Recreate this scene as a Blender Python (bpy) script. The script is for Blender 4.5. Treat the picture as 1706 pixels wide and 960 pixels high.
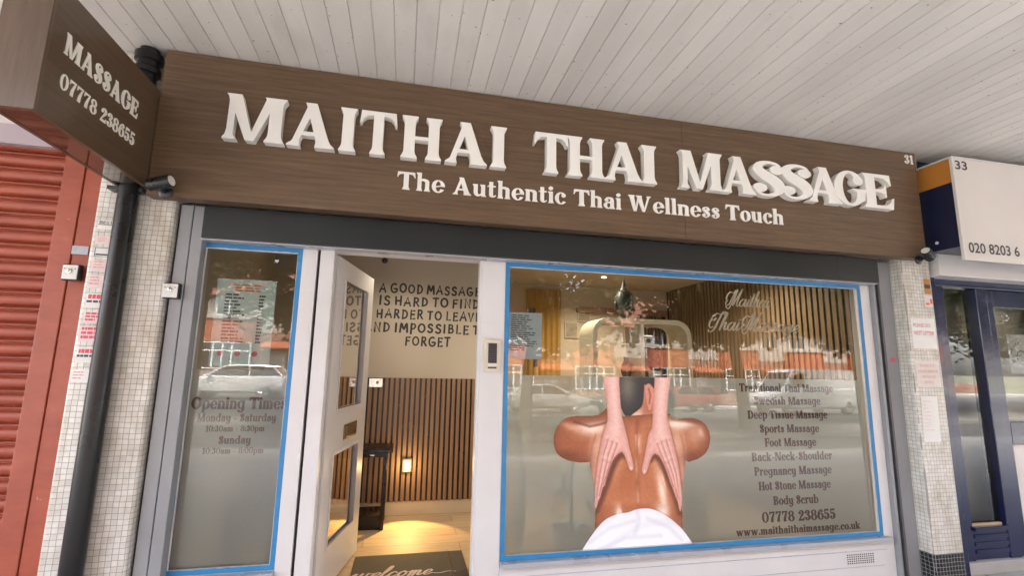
import bpy, bmesh, math, random
import numpy as np
from mathutils import Vector, Matrix
from mathutils.geometry import delaunay_2d_cdt

for o in list(bpy.data.objects):
    bpy.data.objects.remove(o)
SC = bpy.context.scene
COL = SC.collection
PI = math.pi
R = math.radians
random.seed(7)

# ------------------------------------------------------------------ camera, world, sun, exposure
cam = bpy.data.cameras.new('camera')
camo = bpy.data.objects.new('camera', cam)
COL.objects.link(camo)
_r = Vector((0.9760644, -0.2166431, 0.0190792))
_u = Vector((-0.0530253, -0.1519815, 0.9869600))
_f = Vector((0.2109184, 0.9643482, 0.1598313))
_m = Matrix(((_r.x, _u.x, -_f.x), (_r.y, _u.y, -_f.y), (_r.z, _u.z, -_f.z)))
camo.matrix_world = Matrix.Translation((1.4424, -2.9329, 1.504)) @ _m.to_4x4()
cam.sensor_width = 36
cam.lens = 803.7 / 1706 * 36
cam.clip_start = 0.05
cam.clip_end = 3000
SC.camera = camo

SUN_EL, SUN_AZ = R(60), R(-22)
W = bpy.data.worlds.new('World')
SC.world = W
W.use_nodes = True
nt = W.node_tree
sky = nt.nodes.new('ShaderNodeTexSky')
sky.sky_type = 'NISHITA'
sky.sun_disc = False
sky.sun_elevation = SUN_EL
sky.sun_rotation = SUN_AZ
sky.air_density = 1.0
sky.dust_density = 4.0
sky.ozone_density = 1.0
bg = nt.nodes['Background']
bg.inputs[1].default_value = 0.15
hs = nt.nodes.new('ShaderNodeHueSaturation')      # hazy, whitish sky
hs.inputs['Saturation'].default_value = 0.42
nt.links.new(sky.outputs[0], hs.inputs['Color'])
nt.links.new(hs.outputs[0], bg.inputs[0])
sun = bpy.data.lights.new('sun', 'SUN')
sun.energy = 1.5
sun.angle = R(12)
sun.color = (1.0, 0.91, 0.78)
suno = bpy.data.objects.new('sun', sun)
COL.objects.link(suno)
sd = Vector((math.sin(SUN_AZ) * math.cos(SUN_EL), math.cos(SUN_AZ) * math.cos(SUN_EL), math.sin(SUN_EL)))
suno.rotation_euler = sd.to_track_quat('Z', 'Y').to_euler()
suno.location = (0, 30, 40)
SC.view_settings.view_transform = 'Standard'
SC.view_settings.look = 'None'
SC.view_settings.gamma = 1
SC.view_settings.use_curve_mapping = False
SC.view_settings.exposure = 4.2
SC.render.engine = 'CYCLES'
SC.cycles.use_denoising = True
SC.cycles.use_adaptive_sampling = True
SC.cycles.adaptive_threshold = 0.004
SC.cycles.max_bounces = 10
SC.cycles.diffuse_bounces = 5
SC.cycles.glossy_bounces = 4
SC.cycles.transparent_max_bounces = 16
SC.cycles.transmission_bounces = 8
SC.cycles.caustics_reflective = False
SC.cycles.caustics_refractive = False
SC.cycles.sample_clamp_indirect = 6

# ------------------------------------------------------------------ helpers
def lin(c):
    c = c / 255.0
    return c / 12.92 if c <= 0.04045 else ((c + 0.055) / 1.055) ** 2.4

def srgb(r, g, b):
    return (lin(r), lin(g), lin(b), 1)

def col4(c):
    return (c[0], c[1], c[2], 1)

class NT:
    """small node-tree wrapper"""
    def __init__(self, name):
        self.m = bpy.data.materials.new(name)
        self.m.use_nodes = True
        self.t = self.m.node_tree
        self.t.nodes.clear()
        self.out = self.t.nodes.new('ShaderNodeOutputMaterial')
    def n(self, kind, ins=None, **kw):
        nd = self.t.nodes.new(kind)
        for k, v in kw.items():
            setattr(nd, k, v)
        for k, v in (ins or {}).items():
            s = nd.inputs[k]
            if hasattr(v, 'is_output') or isinstance(v, bpy.types.NodeSocket):
                self.t.links.new(v, s)
            else:
                s.default_value = v
        return nd
    def math(self, op, a, b=0.0):
        return self.n('ShaderNodeMath', {0: a, 1: b}, operation=op).outputs[0]
    def mix(self, f, a, b, mode='MIX'):
        nd = self.n('ShaderNodeMix', None, data_type='RGBA', blend_type=mode)
        for i, v in ((0, f), (6, a), (7, b)):
            if isinstance(v, bpy.types.NodeSocket):
                self.t.links.new(v, nd.inputs[i])
            else:
                nd.inputs[i].default_value = v
        return nd.outputs[2]
    def ramp(self, f, stops):
        nd = self.n('ShaderNodeValToRGB', {0: f})
        e = nd.color_ramp.elements
        while len(e) < len(stops):
            e.new(0.5)
        for el, (p, c) in zip(e, stops):
            el.position = p
            el.color = c
        return nd.outputs[0]
    def obj(self):
        return self.n('ShaderNodeTexCoord').outputs['Object']
    def mapped(self, scale, vec=None, loc=(0, 0, 0), rot=(0, 0, 0)):
        return self.n('ShaderNodeMapping', {0: vec or self.obj(), 'Scale': scale, 'Location': loc, 'Rotation': rot}).outputs[0]
    def noise(self, vec, scale=5, detail=4, rough=0.55):
        return self.n('ShaderNodeTexNoise', {'Vector': vec, 'Scale': scale, 'Detail': detail, 'Roughness': rough}).outputs['Fac']
    def bump(self, h, strength=0.2, dist=0.01):
        return self.n('ShaderNodeBump', {'Height': h, 'Strength': strength, 'Distance': dist}).outputs[0]
    def bsdf(self, **ins):
        nd = self.n('ShaderNodeBsdfPrincipled')
        for k, v in ins.items():
            k = k.replace('_', ' ')
            if isinstance(v, bpy.types.NodeSocket):
                self.t.links.new(v, nd.inputs[k])
            else:
                nd.inputs[k].default_value = v
        return nd.outputs[0]
    def done(self, sh):
        self.t.links.new(sh, self.out.inputs[0])
        return self.m

def plain(name, c, rough=0.5, var=0.12, scale=6, bump=0.0, metal=0.0, spec=0.5, bscale=60, coat=0.0):
    """paint / plastic / metal with slight uneven tone and gloss"""
    N = NT(name)
    v = N.obj()
    f = N.noise(v, scale, 5)
    c = col4(c)
    a = tuple(x * (1 - var) for x in c[:3]) + (1,)
    b = tuple(min(1, x * (1 + var)) for x in c[:3]) + (1,)
    colr = N.ramp(f, [(0.3, a), (0.7, b)])
    rg = N.n('ShaderNodeMapRange', {0: f, 1: 0.3, 2: 0.7, 3: max(0.02, rough - 0.07), 4: min(1, rough + 0.07)}).outputs[0]
    kw = dict(Base_Color=colr, Roughness=rg, Metallic=metal, Specular_IOR_Level=spec, Coat_Weight=coat)
    if bump:
        kw['Normal'] = N.bump(N.noise(v, bscale, 3), bump, 0.004)
    return N.done(N.bsdf(**kw))

class MB:
    """collects verts / faces for ONE mesh"""
    def __init__(self):
        self.v = []
        self.f = []
        self.fm = []
    def add(self, vs, fs, mi=0):
        b = len(self.v)
        self.v += [tuple(p) for p in vs]
        self.f += [tuple(b + i for i in f) for f in fs]
        self.fm += [mi] * len(fs)
        return self
    def box(self, x0, x1, y0, y1, z0, z1, mi=0):
        vs = [(x0, y0, z0), (x1, y0, z0), (x1, y1, z0), (x0, y1, z0), (x0, y0, z1), (x1, y0, z1), (x1, y1, z1), (x0, y1, z1)]
        return self.add(vs, [(0, 3, 2, 1), (4, 5, 6, 7), (0, 1, 5, 4), (1, 2, 6, 5), (2, 3, 7, 6), (3, 0, 4, 7)], mi)
    def obox(self, o, ux, uy, uz, mi=0):
        """oriented box from corner o along three vectors"""
        o, ux, uy, uz = map(Vector, (o, ux, uy, uz))
        vs = [o, o + ux, o + ux + uy, o + uy, o + uz, o + ux + uz, o + ux + uy + uz, o + uy + uz]
        return self.add(vs, [(0, 3, 2, 1), (4, 5, 6, 7), (0, 1, 5, 4), (1, 2, 6, 5), (2, 3, 7, 6), (3, 0, 4, 7)], mi)
    def tube(self, pts, rad, n=10, cap=True, mi=0):
        pts = [Vector(p) for p in pts]
        rads = rad if isinstance(rad, (list, tuple)) else [rad] * len(pts)
        vs, fs = [], []
        ref = None
        for i, p in enumerate(pts):
            a = pts[max(0, i - 1)]
            b = pts[min(len(pts) - 1, i + 1)]
            d = (b - a).normalized()
            if ref is None:
                ref = Vector((0, 0, 1)) if abs(d.z) < 0.9 else Vector((1, 0, 0))
            u = d.cross(ref).normalized()
            w = d.cross(u)
            ref = w.cross(d) * -1 if False else ref
            for k in range(n):
                t = 2 * PI * k / n
                vs.append(p + (u * math.cos(t) + w * math.sin(t)) * rads[i])
        for i in range(len(pts) - 1):
            for k in range(n):
                k2 = (k + 1) % n
                fs.append((i * n + k, i * n + k2, (i + 1) * n + k2, (i + 1) * n + k))
        if cap:
            fs.append(tuple(range(n - 1, -1, -1)))
            fs.append(tuple((len(pts) - 1) * n + k for k in range(n)))
        return self.add(vs, fs, mi)
    def prism(self, poly, axis, a, b, mi=0):
        """extrude a 2-D polygon along axis ('x','y','z') from a to b"""
        def mk(p, t):
            return {'x': (t, p[0], p[1]), 'y': (p[0], t, p[1]), 'z': (p[0], p[1], t)}[axis]
        n = len(poly)
        vs = [mk(p, a) for p in poly] + [mk(p, b) for p in poly]
        fs = [tuple(range(n)), tuple(range(2 * n - 1, n - 1, -1))]
        for i in range(n):
            j = (i + 1) % n
            fs.append((i, i + n, j + n, j))
        return self.add(vs, fs, mi)
    def lathe(self, prof, c=(0, 0, 0), n=20, axis='z', mi=0):
        vs, fs = [], []
        for r, h in prof:
            for k in range(n):
                t = 2 * PI * k / n
                p = (r * math.cos(t), r * math.sin(t), h)
                if axis == 'y':
                    p = (p[0], p[2], p[1])
                if axis == 'x':
                    p = (p[2], p[0], p[1])
                vs.append((p[0] + c[0], p[1] + c[1], p[2] + c[2]))
        for i in range(len(prof) - 1):
            for k in range(n):
                k2 = (k + 1) % n
                fs.append((i * n + k, i * n + k2, (i + 1) * n + k2, (i + 1) * n + k))
        fs.append(tuple(range(n - 1, -1, -1)))
        fs.append(tuple((len(prof) - 1) * n + k for k in range(n)))
        return self.add(vs, fs, mi)
    def grid(self, rows, mi=0, close=False):
        """rows of points -> quad sheet"""
        n = len(rows[0])
        vs = [p for r in rows for p in r]
        fs = []
        for i in range(len(rows) - 1):
            for k in range(n if close else n - 1):
                k2 = (k + 1) % n
                fs.append((i * n + k, i * n + k2, (i + 1) * n + k2, (i + 1) * n + k))
        return self.add(vs, fs, mi)

ROOTLOC = {}

def rootloc(o):
    while o is not None and o.parent is not None:
        o = o.parent
    return ROOTLOC.get(o.name, Vector((0, 0, 0))) if o is not None else Vector((0, 0, 0))

def mesh_obj(name, mb, mat, parent=None, loc=None, bevel=0.0, smooth=False, fix=True, seg=2):
    """ONE mesh object from world-space geometry; origin moved to the thing's base"""
    me = bpy.data.meshes.new(name)
    off = rootloc(parent) if parent is not None else Vector(loc or (0, 0, 0))
    me.from_pydata([(p[0] - off.x, p[1] - off.y, p[2] - off.z) for p in mb.v], [], mb.f)
    mats = mat if isinstance(mat, (list, tuple)) else [mat]
    for m in mats:
        me.materials.append(m)
    if len(mats) > 1:
        me.polygons.foreach_set('material_index', mb.fm)
    if fix:
        bm = bmesh.new()
        bm.from_mesh(me)
        bmesh.ops.recalc_face_normals(bm, faces=bm.faces)
        bm.to_mesh(me)
        bm.free()
    if smooth:
        me.polygons.foreach_set('use_smooth', [True] * len(me.polygons))
        if smooth != 'all':
            me.set_sharp_from_angle(angle=R(40))
    me.update()
    o = bpy.data.objects.new(name, me)
    COL.objects.link(o)
    if parent is not None:
        o.parent = parent
    else:
        o.location = off
        ROOTLOC[o.name] = off
    if bevel:
        md = o.modifiers.new('bevel', 'BEVEL')
        md.width = bevel
        md.segments = seg
        md.limit_method = 'ANGLE'
        md.angle_limit = R(40)
    return o

def tag(o, label=None, cat=None, group=None, kind=None):
    if label: o['label'] = label
    if cat: o['category'] = cat
    if group: o['group'] = group
    if kind: o['kind'] = kind
    return o

def thing(name, label, cat, loc=(0, 0, 0), group=None):
    o = bpy.data.objects.new(name, None)
    COL.objects.link(o)
    o.empty_display_size = 0.1
    o.location = loc
    ROOTLOC[o.name] = Vector(loc)
    return tag(o, label, cat, group)

def copy_tree(o, parent=None):
    c = o.copy()
    COL.objects.link(c)
    if parent is not None:
        c.parent = parent
    for ch in list(o.children):
        copy_tree(ch, c)
    return c
# ------------------------------------------------------------------ lettering: a chunky flared serif drawn here, plus a marker hand and a script
def P_rect(x0, y0, x1, y1):
    return [(x0, y0), (x1, y0), (x1, y1), (x0, y1)]

def P_stem(x, w, y0=0.0, y1=1.0, bl=.055, br=.055, tl=.055, tr=.055, h=.13):
    """upright stem with flared, bracketed ends"""
    p = []
    def foot(f, side, y, up):
        s = 1 if up else -1
        xx = x if side < 0 else x + w
        q = [(xx + side * f, y), (xx + side * f * .94, y + s * .035), (xx + side * f * .45, y + s * (.035 + h * .35)), (xx + side * f * .12, y + s * (.035 + h * .75)), (xx, y + s * (h + .06))]
        return q if f > 0 else [(xx, y)]
    p += list(reversed(foot(bl, -1, y0, True)))
    p += foot(br, 1, y0, True)
    p += list(reversed(foot(tr, 1, y1, False)))
    p += foot(tl, -1, y1, False)
    return p

def P_diag(b0, b1, t0, t1, y0=0.0, y1=1.0):
    return [(b0, y0), (b1, y0), (t1, y1), (t0, y1)]

def P_foot(x0, x1, y, f=.055, sl=0.0, up=True):
    """flared serif for the end of a slanting stroke; sl = slope of the stroke in x per unit y"""
    s = 1 if up else -1
    return [(x0 - f, y), (x1 + f, y), (x1 + f * .9, y + s * .035), (x1 + f * .25 + sl * .1, y + s * .1), (x1 + sl * .2, y + s * .2), (x0 + sl * .2, y + s * .2), (x0 - f * .25 + sl * .1, y + s * .1), (x0 - f * .9, y + s * .035)]

def P_ring(cx, cy, rx, ry, wx, wy, a0=0, a1=360, n=28, tilt=0.0):
    out = []
    t = math.radians(tilt)
    prev = None
    for i in range(n + 1):
        a = math.radians(a0 + (a1 - a0) * i / n)
        c, s = math.cos(a), math.sin(a)
        o = (rx * c, ry * s)
        k = (rx - wx) * c, (ry - wy) * s
        k = (k[0] * math.cos(t) - k[1] * math.sin(t), k[0] * math.sin(t) + k[1] * math.cos(t))
        cur = ((cx + o[0], cy + o[1]), (cx + k[0], cy + k[1]))
        if prev:
            out.append([prev[1], prev[0], cur[0], cur[1]])
        prev = cur
    return out

def P_disc(cx, cy, r, n=16, ry=None):
    ry = ry or r
    return [(cx + r * math.cos(2 * PI * i / n), cy + ry * math.sin(2 * PI * i / n)) for i in range(n)]

def catmull(pts, n=6):
    out = []
    P = [pts[0]] + list(pts) + [pts[-1]]
    for i in range(1, len(P) - 2):
        p0, p1, p2, p3 = (np.array(P[i + k], float) for k in (-1, 0, 1, 2))
        for j in range(n):
            t = j / n
            out.append(tuple(.5 * ((2 * p1) + (-p0 + p2) * t + (2 * p0 - 5 * p1 + 4 * p2 - p3) * t * t + (-p0 + 3 * p1 - 3 * p2 + p3) * t ** 3)))
    out.append(tuple(pts[-1]))
    return out

def P_stroke(pts, n=6, caps=True, smooth=True):
    """pts = (x, y, width); a swelling pen stroke as overlapping quads"""
    q = catmull(pts, n) if smooth and len(pts) > 2 else [tuple(p) for p in pts]
    out = []
    L = []
    for i, p in enumerate(q):
        a = q[max(0, i - 1)]
        b = q[min(len(q) - 1, i + 1)]
        dx, dy = b[0] - a[0], b[1] - a[1]
        d = math.hypot(dx, dy) or 1e-6
        nx, ny = -dy / d * p[2] / 2, dx / d * p[2] / 2
        L.append(((p[0] + nx, p[1] + ny), (p[0] - nx, p[1] - ny)))
    for i in range(len(q) - 1):
        out.append([L[i][1], L[i + 1][1], L[i + 1][0], L[i][0]])
    if caps:
        for p in (q[0], q[-1]):
            out.append(P_disc(p[0], p[1], p[2] / 2, 10))
    return out

T_ = .085   # thin
S_ = .225   # stem
GL = {}

def g(ch, w, *polys):
    out = []
    for p in polys:
        if p and isinstance(p[0], tuple):
            out.append(p)
        else:
            out += p
    GL[ch] = (out, w)

def mk_caps():
    g('I', .40, P_stem(.09, S_))
    g('H', .86, P_stem(.07, S_), P_stem(.57, S_), P_rect(.2, .44, .65, .44 + T_))
    bar = [(.0, .70), (.03, 1.0), (.79, 1.0), (.82, .70), (.775, .71), (.745, .80), (.67, .875), (.53, .9), (.29, .9), (.15, .875), (.075, .80), (.045, .71)]
    g('T', .82, bar, P_stem(.2975, S_, 0, .93, tl=0, tr=0))
    g('A', .90, P_diag(.07, .175, .36, .50), P_diag(.56, .80, .30, .50), P_foot(.075, .175, 0, .07, .33), P_foot(.565, .80, 0, .06, -.28), P_rect(.19, .255, .63, .255 + T_),
      [(.29, 1.0), (.50, 1.0), (.48, .88), (.36, .88), (.325, .955)])
    g('M', 1.12, P_diag(.09, .20, .10, .22), P_diag(.42, .56, .06, .30), P_diag(.46, .57, .74, .92), P_stem(.80, S_, bl=.06, br=.06, tl=0, tr=.06), P_foot(.09, .195, 0, .06, 0),
      [(.04, 1.0), (.30, 1.0), (.24, .84), (.10, .84), (.075, .95)], [(.70, 1.0), (.90, 1.0), (.90, .86), (.78, .86)])
    sp = [(.55, .80, .06), (.49, .92, .06), (.36, .962, .075), (.235, .93, .11), (.155, .85, .155), (.155, .73, .20), (.25, .60, .245), (.40, .47, .26), (.49, .34, .235), (.505, .22, .185), (.45, .11, .125), (.33, .042, .078), (.20, .05, .06), (.10, .14, .055)]
    g('S', .66, P_stroke(sp, 7, False), P_disc(.475, .765, .125, 20), P_disc(.165, .235, .125, 20))
    g('G', .86, P_ring(.43, .5, .42, .515, .225, .075, 48, 330, 44), P_disc(.655, .745, .135, 20), P_ring(.43, .5, .42, .515, .18, .075, 318, 356, 8),
      [(.60, .10), (.81, .17), (.81, .40), (.865, .475), (.865, .505), (.50, .505), (.50, .475), (.585, .43), (.60, .40)])
    g('C', .80, P_ring(.43, .5, .42, .515, .225, .075, 45, 318, 40), P_disc(.63, .745, .13, 20))
    g('E', .72, P_stem(.08, S_, bl=.06, br=0, tl=.06, tr=0), [(.2, 1.0), (.665, 1.0), (.69, .69), (.645, .70), (.61, .80), (.53, .88), (.40, .905), (.2, .905)],
      [(.2, 0), (.70, 0), (.735, .33), (.69, .32), (.65, .21), (.56, .12), (.42, .095), (.2, .095)], [(.25, .48), (.43, .475), (.505, .43), (.525, .335), (.565, .335), (.565, .70), (.525, .70), (.505, .61), (.43, .565), (.25, .56)])
    g('F', .68, P_stem(.08, S_, bl=.06, br=.06, tl=.06, tr=0), [(.2, 1.0), (.64, 1.0), (.67, .69), (.625, .70), (.59, .80), (.51, .88), (.40, .905), (.2, .905)],
      [(.25, .46), (.43, .455), (.495, .41), (.515, .315), (.555, .315), (.555, .68), (.515, .68), (.495, .59), (.43, .545), (.25, .54)])
    g('O', .90, P_ring(.45, .5, .43, .515, .225, .075, 0, 360, 48))
    g('D', .86, P_stem(.08, S_, bl=.06, br=0, tl=.06, tr=0), P_ring(.36, .5, .46, .5, .225, .085, -90, 90, 30), P_rect(.2, 0, .365, .085), P_rect(.2, .915, .365, 1))
    g('B', .76, P_stem(.08, S_, bl=.06, br=0, tl=.06, tr=0), P_ring(.36, .755, .31, .245, .2, .08, -90, 90, 20), P_ring(.36, .27, .365, .27, .22, .085, -90, 90, 20), P_rect(.2, 0, .365, .085), P_rect(.2, .92, .365, 1), P_rect(.2, .46, .365, .535))
    g('P', .74, P_stem(.08, S_, bl=.06, br=.06, tl=.06, tr=0), P_ring(.36, .715, .34, .285, .215, .08, -90, 90, 22), P_rect(.2, .92, .365, 1), P_rect(.2, .43, .365, .51))
    g('N', .92, P_diag(.10, .20, .10, .20), P_diag(.62, .82, .08, .30), P_diag(.73, .82, .73, .82), P_foot(.1, .2, 0, .06), P_foot(.73, .82, 1, .06, 0, False), [(.03, 1), (.3, 1), (.2, .86), (.1, .86)])
    g('W', 1.28, P_diag(.29, .43, .06, .29), P_diag(.36, .43, .52, .62), P_diag(.74, .88, .46, .69), P_diag(.80, .88, 1.05, 1.15), P_foot(.07, .28, 1, .06, .2, False), P_foot(.47, .68, 1, .05, .2, False), P_foot(1.05, 1.14, 1, .07, -.2, False))
    X = .70
    s = .185
    t = .07
    def arch(x0, x1, r=.06):
        """from a stem at x0 over to a stem whose left edge is x1"""
        return P_stroke([(x0, X - .22, .05), (x0 + (x1 - x0) * .3, X - .075, .085), (x0 + (x1 - x0) * .68, X - .055, .125), (x1 + s * .42, X - .13, .175), (x1 + s * .5, X - .26, s), (x1 + s * .5, .14, s)], 6, False)
    ft = dict(h=.09, bl=.045, br=.045)
    g('n', .68, P_stem(.07, s, 0, X, tl=.05, tr=0, **ft), arch(.2, .42), P_stem(.42, s, 0, .3, tl=0, tr=0, **ft))
    g('m', .98, P_stem(.07, s, 0, X, tl=.05, tr=0, **ft), arch(.2, .38), P_stem(.38, s, 0, .3, tl=0, tr=0, **ft), arch(.52, .71), P_stem(.71, s, 0, .3, tl=0, tr=0, **ft))
    g('h', .68, P_stem(.07, s, 0, 1.04, tl=.05, tr=0, **ft), arch(.2, .42), P_stem(.42, s, 0, .3, tl=0, tr=0, **ft))
    g('u', .68, P_stem(.06, s, .2, X, tl=.05, tr=0, bl=0, br=0, h=.09), P_stem(.41, s, 0, X, tl=.05, tr=0, bl=0, br=.05, h=.09),
      P_stroke([(.06 + s / 2, .3, s), (.06 + s * .55, .2, s), (.06 + s * .75, .1, .15), (.29, .055, .1), (.37, .1, .075), (.45, .2, .05)], 6, False))
    g('i', .33, P_stem(.07, s, 0, X, tl=.05, tr=0, **ft), P_disc(.155, .90, .112, 18))
    g('l', .33, P_stem(.07, s, 0, 1.04, tl=.05, tr=0, **ft))
    g('k', .70, P_stem(.07, s, 0, 1.04, tl=.05, tr=0, **ft), P_diag(.2, .28, .50, .58, .28, X), P_diag(.42, .64, .25, .42, 0, .42), P_foot(.45, .62, 0, .04, -.2), P_foot(.48, .57, X, .07, -.2, False))
    g('t', .44, P_stem(.09, s, .1, .92, tl=0, tr=0, bl=0, br=0), P_stroke([(.09 + s / 2, .25, s), (.1 + s / 2, .12, s * .95), (.26, .055, .11), (.35, .075, .07), (.40, .14, .05)], 5, False), [(.0, X - .07), (.0, X - .04), (.09, X + .02), (.16, X + .22), (.275, X + .22), (.275, X), (.40, X), (.40, X - .07)])
    g('r', .52, P_stem(.07, s, 0, X, tl=.05, tr=0, **ft), P_stroke([(.2, X - .25, .05), (.29, X - .09, .08), (.40, X - .04, .09)], 5, False), P_disc(.40, X - .11, .11, 16))
    g('o', .64, P_ring(.32, .35, .30, .365, .185, .06, 0, 360, 36))
    g('c', .58, P_ring(.32, .35, .30, .365, .185, .06, 40, 325, 30), P_disc(.455, .52, .105, 16))
    g('e', .62, P_ring(.32, .35, .30, .365, .185, .06, 6, 330, 34), [(.15, .29), (.62, .40), (.615, .455), (.15, .345)], P_ring(.32, .35, .3, .365, .13, .06, 0, 90, 12))
    g('a', .64, P_stem(.38, s, 0, .5, tl=0, tr=0, bl=0, br=.05, h=.09), P_stroke([(.12, .53, .06), (.20, .655, .07), (.32, .665, .085), (.44, .62, .15), (.38 + s / 2, .48, s)], 6, False), P_disc(.175, .52, .1, 16),
      P_ring(.27, .20, .24, .215, .17, .06, 55, 320, 26), [(.26, .355), (.42, .42), (.42, .475), (.26, .415)])
    g('s', .52, P_stroke([(.43, .56, .05), (.37, .65, .055), (.26, .67, .07), (.15, .62, .11), (.135, .52, .15), (.24, .40, .18), (.35, .29, .185), (.39, .18, .15), (.33, .075, .095), (.22, .035, .06), (.1, .09, .05)], 6, False), P_disc(.375, .535, .088, 14), P_disc(.13, .165, .088, 14))
    g('d', .70, P_stem(.43, s, 0, 1.04, tl=.05, tr=0, bl=0, br=.05, h=.09), P_ring(.31, .35, .29, .36, .18, .06, 40, 320, 30))
    g('b', .70, P_stem(.07, s, 0, 1.04, tl=.05, tr=0, bl=0, br=0, h=.09), P_ring(.38, .35, .29, .36, .18, .06, -140, 140, 30))
    g('p', .70, P_stem(.07, s, -.3, X, tl=.05, tr=0, **ft), P_ring(.38, .35, .29, .36, .18, .06, -140, 140, 30))
    g('g', .70, P_stem(.43, s, -.05, X, tl=0, tr=.03, bl=0, br=0, h=.09), P_ring(.31, .36, .29, .35, .18, .06, 40, 320, 30), P_stroke([(.43 + s / 2, .0, s), (.43 + s * .42, -.12, s * .85), (.40, -.24, .1), (.27, -.275, .065), (.13, -.22, .05)], 6, False), P_disc(.16, -.16, .085, 14))
    g('y', .70, P_stem(.06, s, .2, X, tl=.05, tr=0, bl=0, br=0, h=.09), P_stem(.41, s, -.05, X, tl=.05, tr=0, bl=0, br=0, h=.09),
      P_stroke([(.06 + s / 2, .3, s), (.06 + s * .55, .2, s), (.06 + s * .75, .1, .15), (.29, .055, .1), (.37, .1, .075), (.45, .2, .05)], 6, False), P_stroke([(.41 + s / 2, .0, s), (.41 + s * .42, -.12, s * .85), (.38, -.24, .1), (.26, -.275, .065), (.13, -.22, .05)], 6, False), P_disc(.16, -.16, .085, 14))
    g('w', .98, P_diag(.20, .34, .04, .23, 0, X), P_diag(.26, .33, .42, .50, 0, X), P_diag(.54, .68, .38, .57, 0, X), P_diag(.61, .68, .80, .88, 0, X), P_foot(.05, .22, X, .04, .15, False), P_foot(.80, .87, X, .06, -.15, False))
    g('0', .70, P_ring(.35, .5, .32, .51, .17, .065, 0, 360, 40))
    g('1', .46, P_stem(.14, .2, 0, 1.0, tl=0, tr=0, bl=.07, br=.07), [(.0, .82), (.0, .86), (.16, 1.0), (.22, 1.0), (.22, .84)])
    g('2', .64, P_stroke([(.12, .74, .06), (.17, .89, .06), (.31, .955, .085), (.45, .90, .15), (.50, .76, .2), (.42, .58, .17), (.26, .36, .1), (.1, .09, .06)], 6, False), P_disc(.175, .745, .115, 16), [(.05, 0), (.58, 0), (.62, .3), (.575, .3), (.53, .2), (.45, .165), (.1, .165), (.05, .08)])
    g('3', .62, P_stroke([(.1, .78, .06), (.16, .91, .06), (.29, .96, .075), (.42, .90, .14), (.45, .76, .19), (.37, .62, .13), (.24, .555, .06)], 6, False), P_stroke([(.24, .555, .06), (.40, .50, .13), (.485, .36, .2), (.47, .2, .2), (.39, .08, .12), (.26, .035, .07), (.14, .08, .055), (.08, .2, .05)], 6, False), P_disc(.16, .78, .105, 16), P_disc(.155, .22, .11, 16))
    g('5', .62, [(.12, 1.0), (.54, 1.0), (.52, .84), (.17, .84)], P_rect(.12, .5, .17, 1.0), P_stroke([(.14, .52, .05), (.26, .61, .075), (.40, .56, .15), (.48, .40, .2), (.46, .2, .19), (.37, .08, .12), (.25, .035, .07), (.13, .09, .055), (.07, .2, .05)], 6, False), P_disc(.15, .22, .11, 16))
    g('6', .66, P_ring(.35, .32, .31, .335, .18, .06, 0, 360, 34), P_stroke([(.13, .3, .18), (.13, .5, .18), (.19, .74, .15), (.32, .92, .09), (.46, .955, .06), (.54, .87, .05)], 6, False), P_disc(.49, .80, .095, 14))
    g('7', .62, [(.06, .70), (.07, 1.0), (.58, 1.0), (.58, .92), (.2, .86), (.12, .80), (.1, .70)], P_stroke([(.53, .95, .08), (.40, .62, .14), (.31, .3, .2), (.29, .02, .23)], 6, False))
    g('8', .66, P_ring(.33, .755, .26, .25, .15, .06, 0, 360, 32), P_ring(.33, .285, .31, .295, .18, .06, 0, 360, 34))
    g('-', .46, P_rect(.08, .3, .38, .39))
    g(':', .28, P_disc(.14, .12, .11, 14), P_disc(.14, .55, .11, 14))
    g('.', .28, P_disc(.13, .11, .11, 14))
mk_caps()

def arcpts(cx, cy, rx, ry, a0, a1, n=10):
    return [(cx + rx * math.cos(math.radians(a0 + (a1 - a0) * i / n)), cy + ry * math.sin(math.radians(a0 + (a1 - a0) * i / n))) for i in range(n + 1)]

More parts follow.
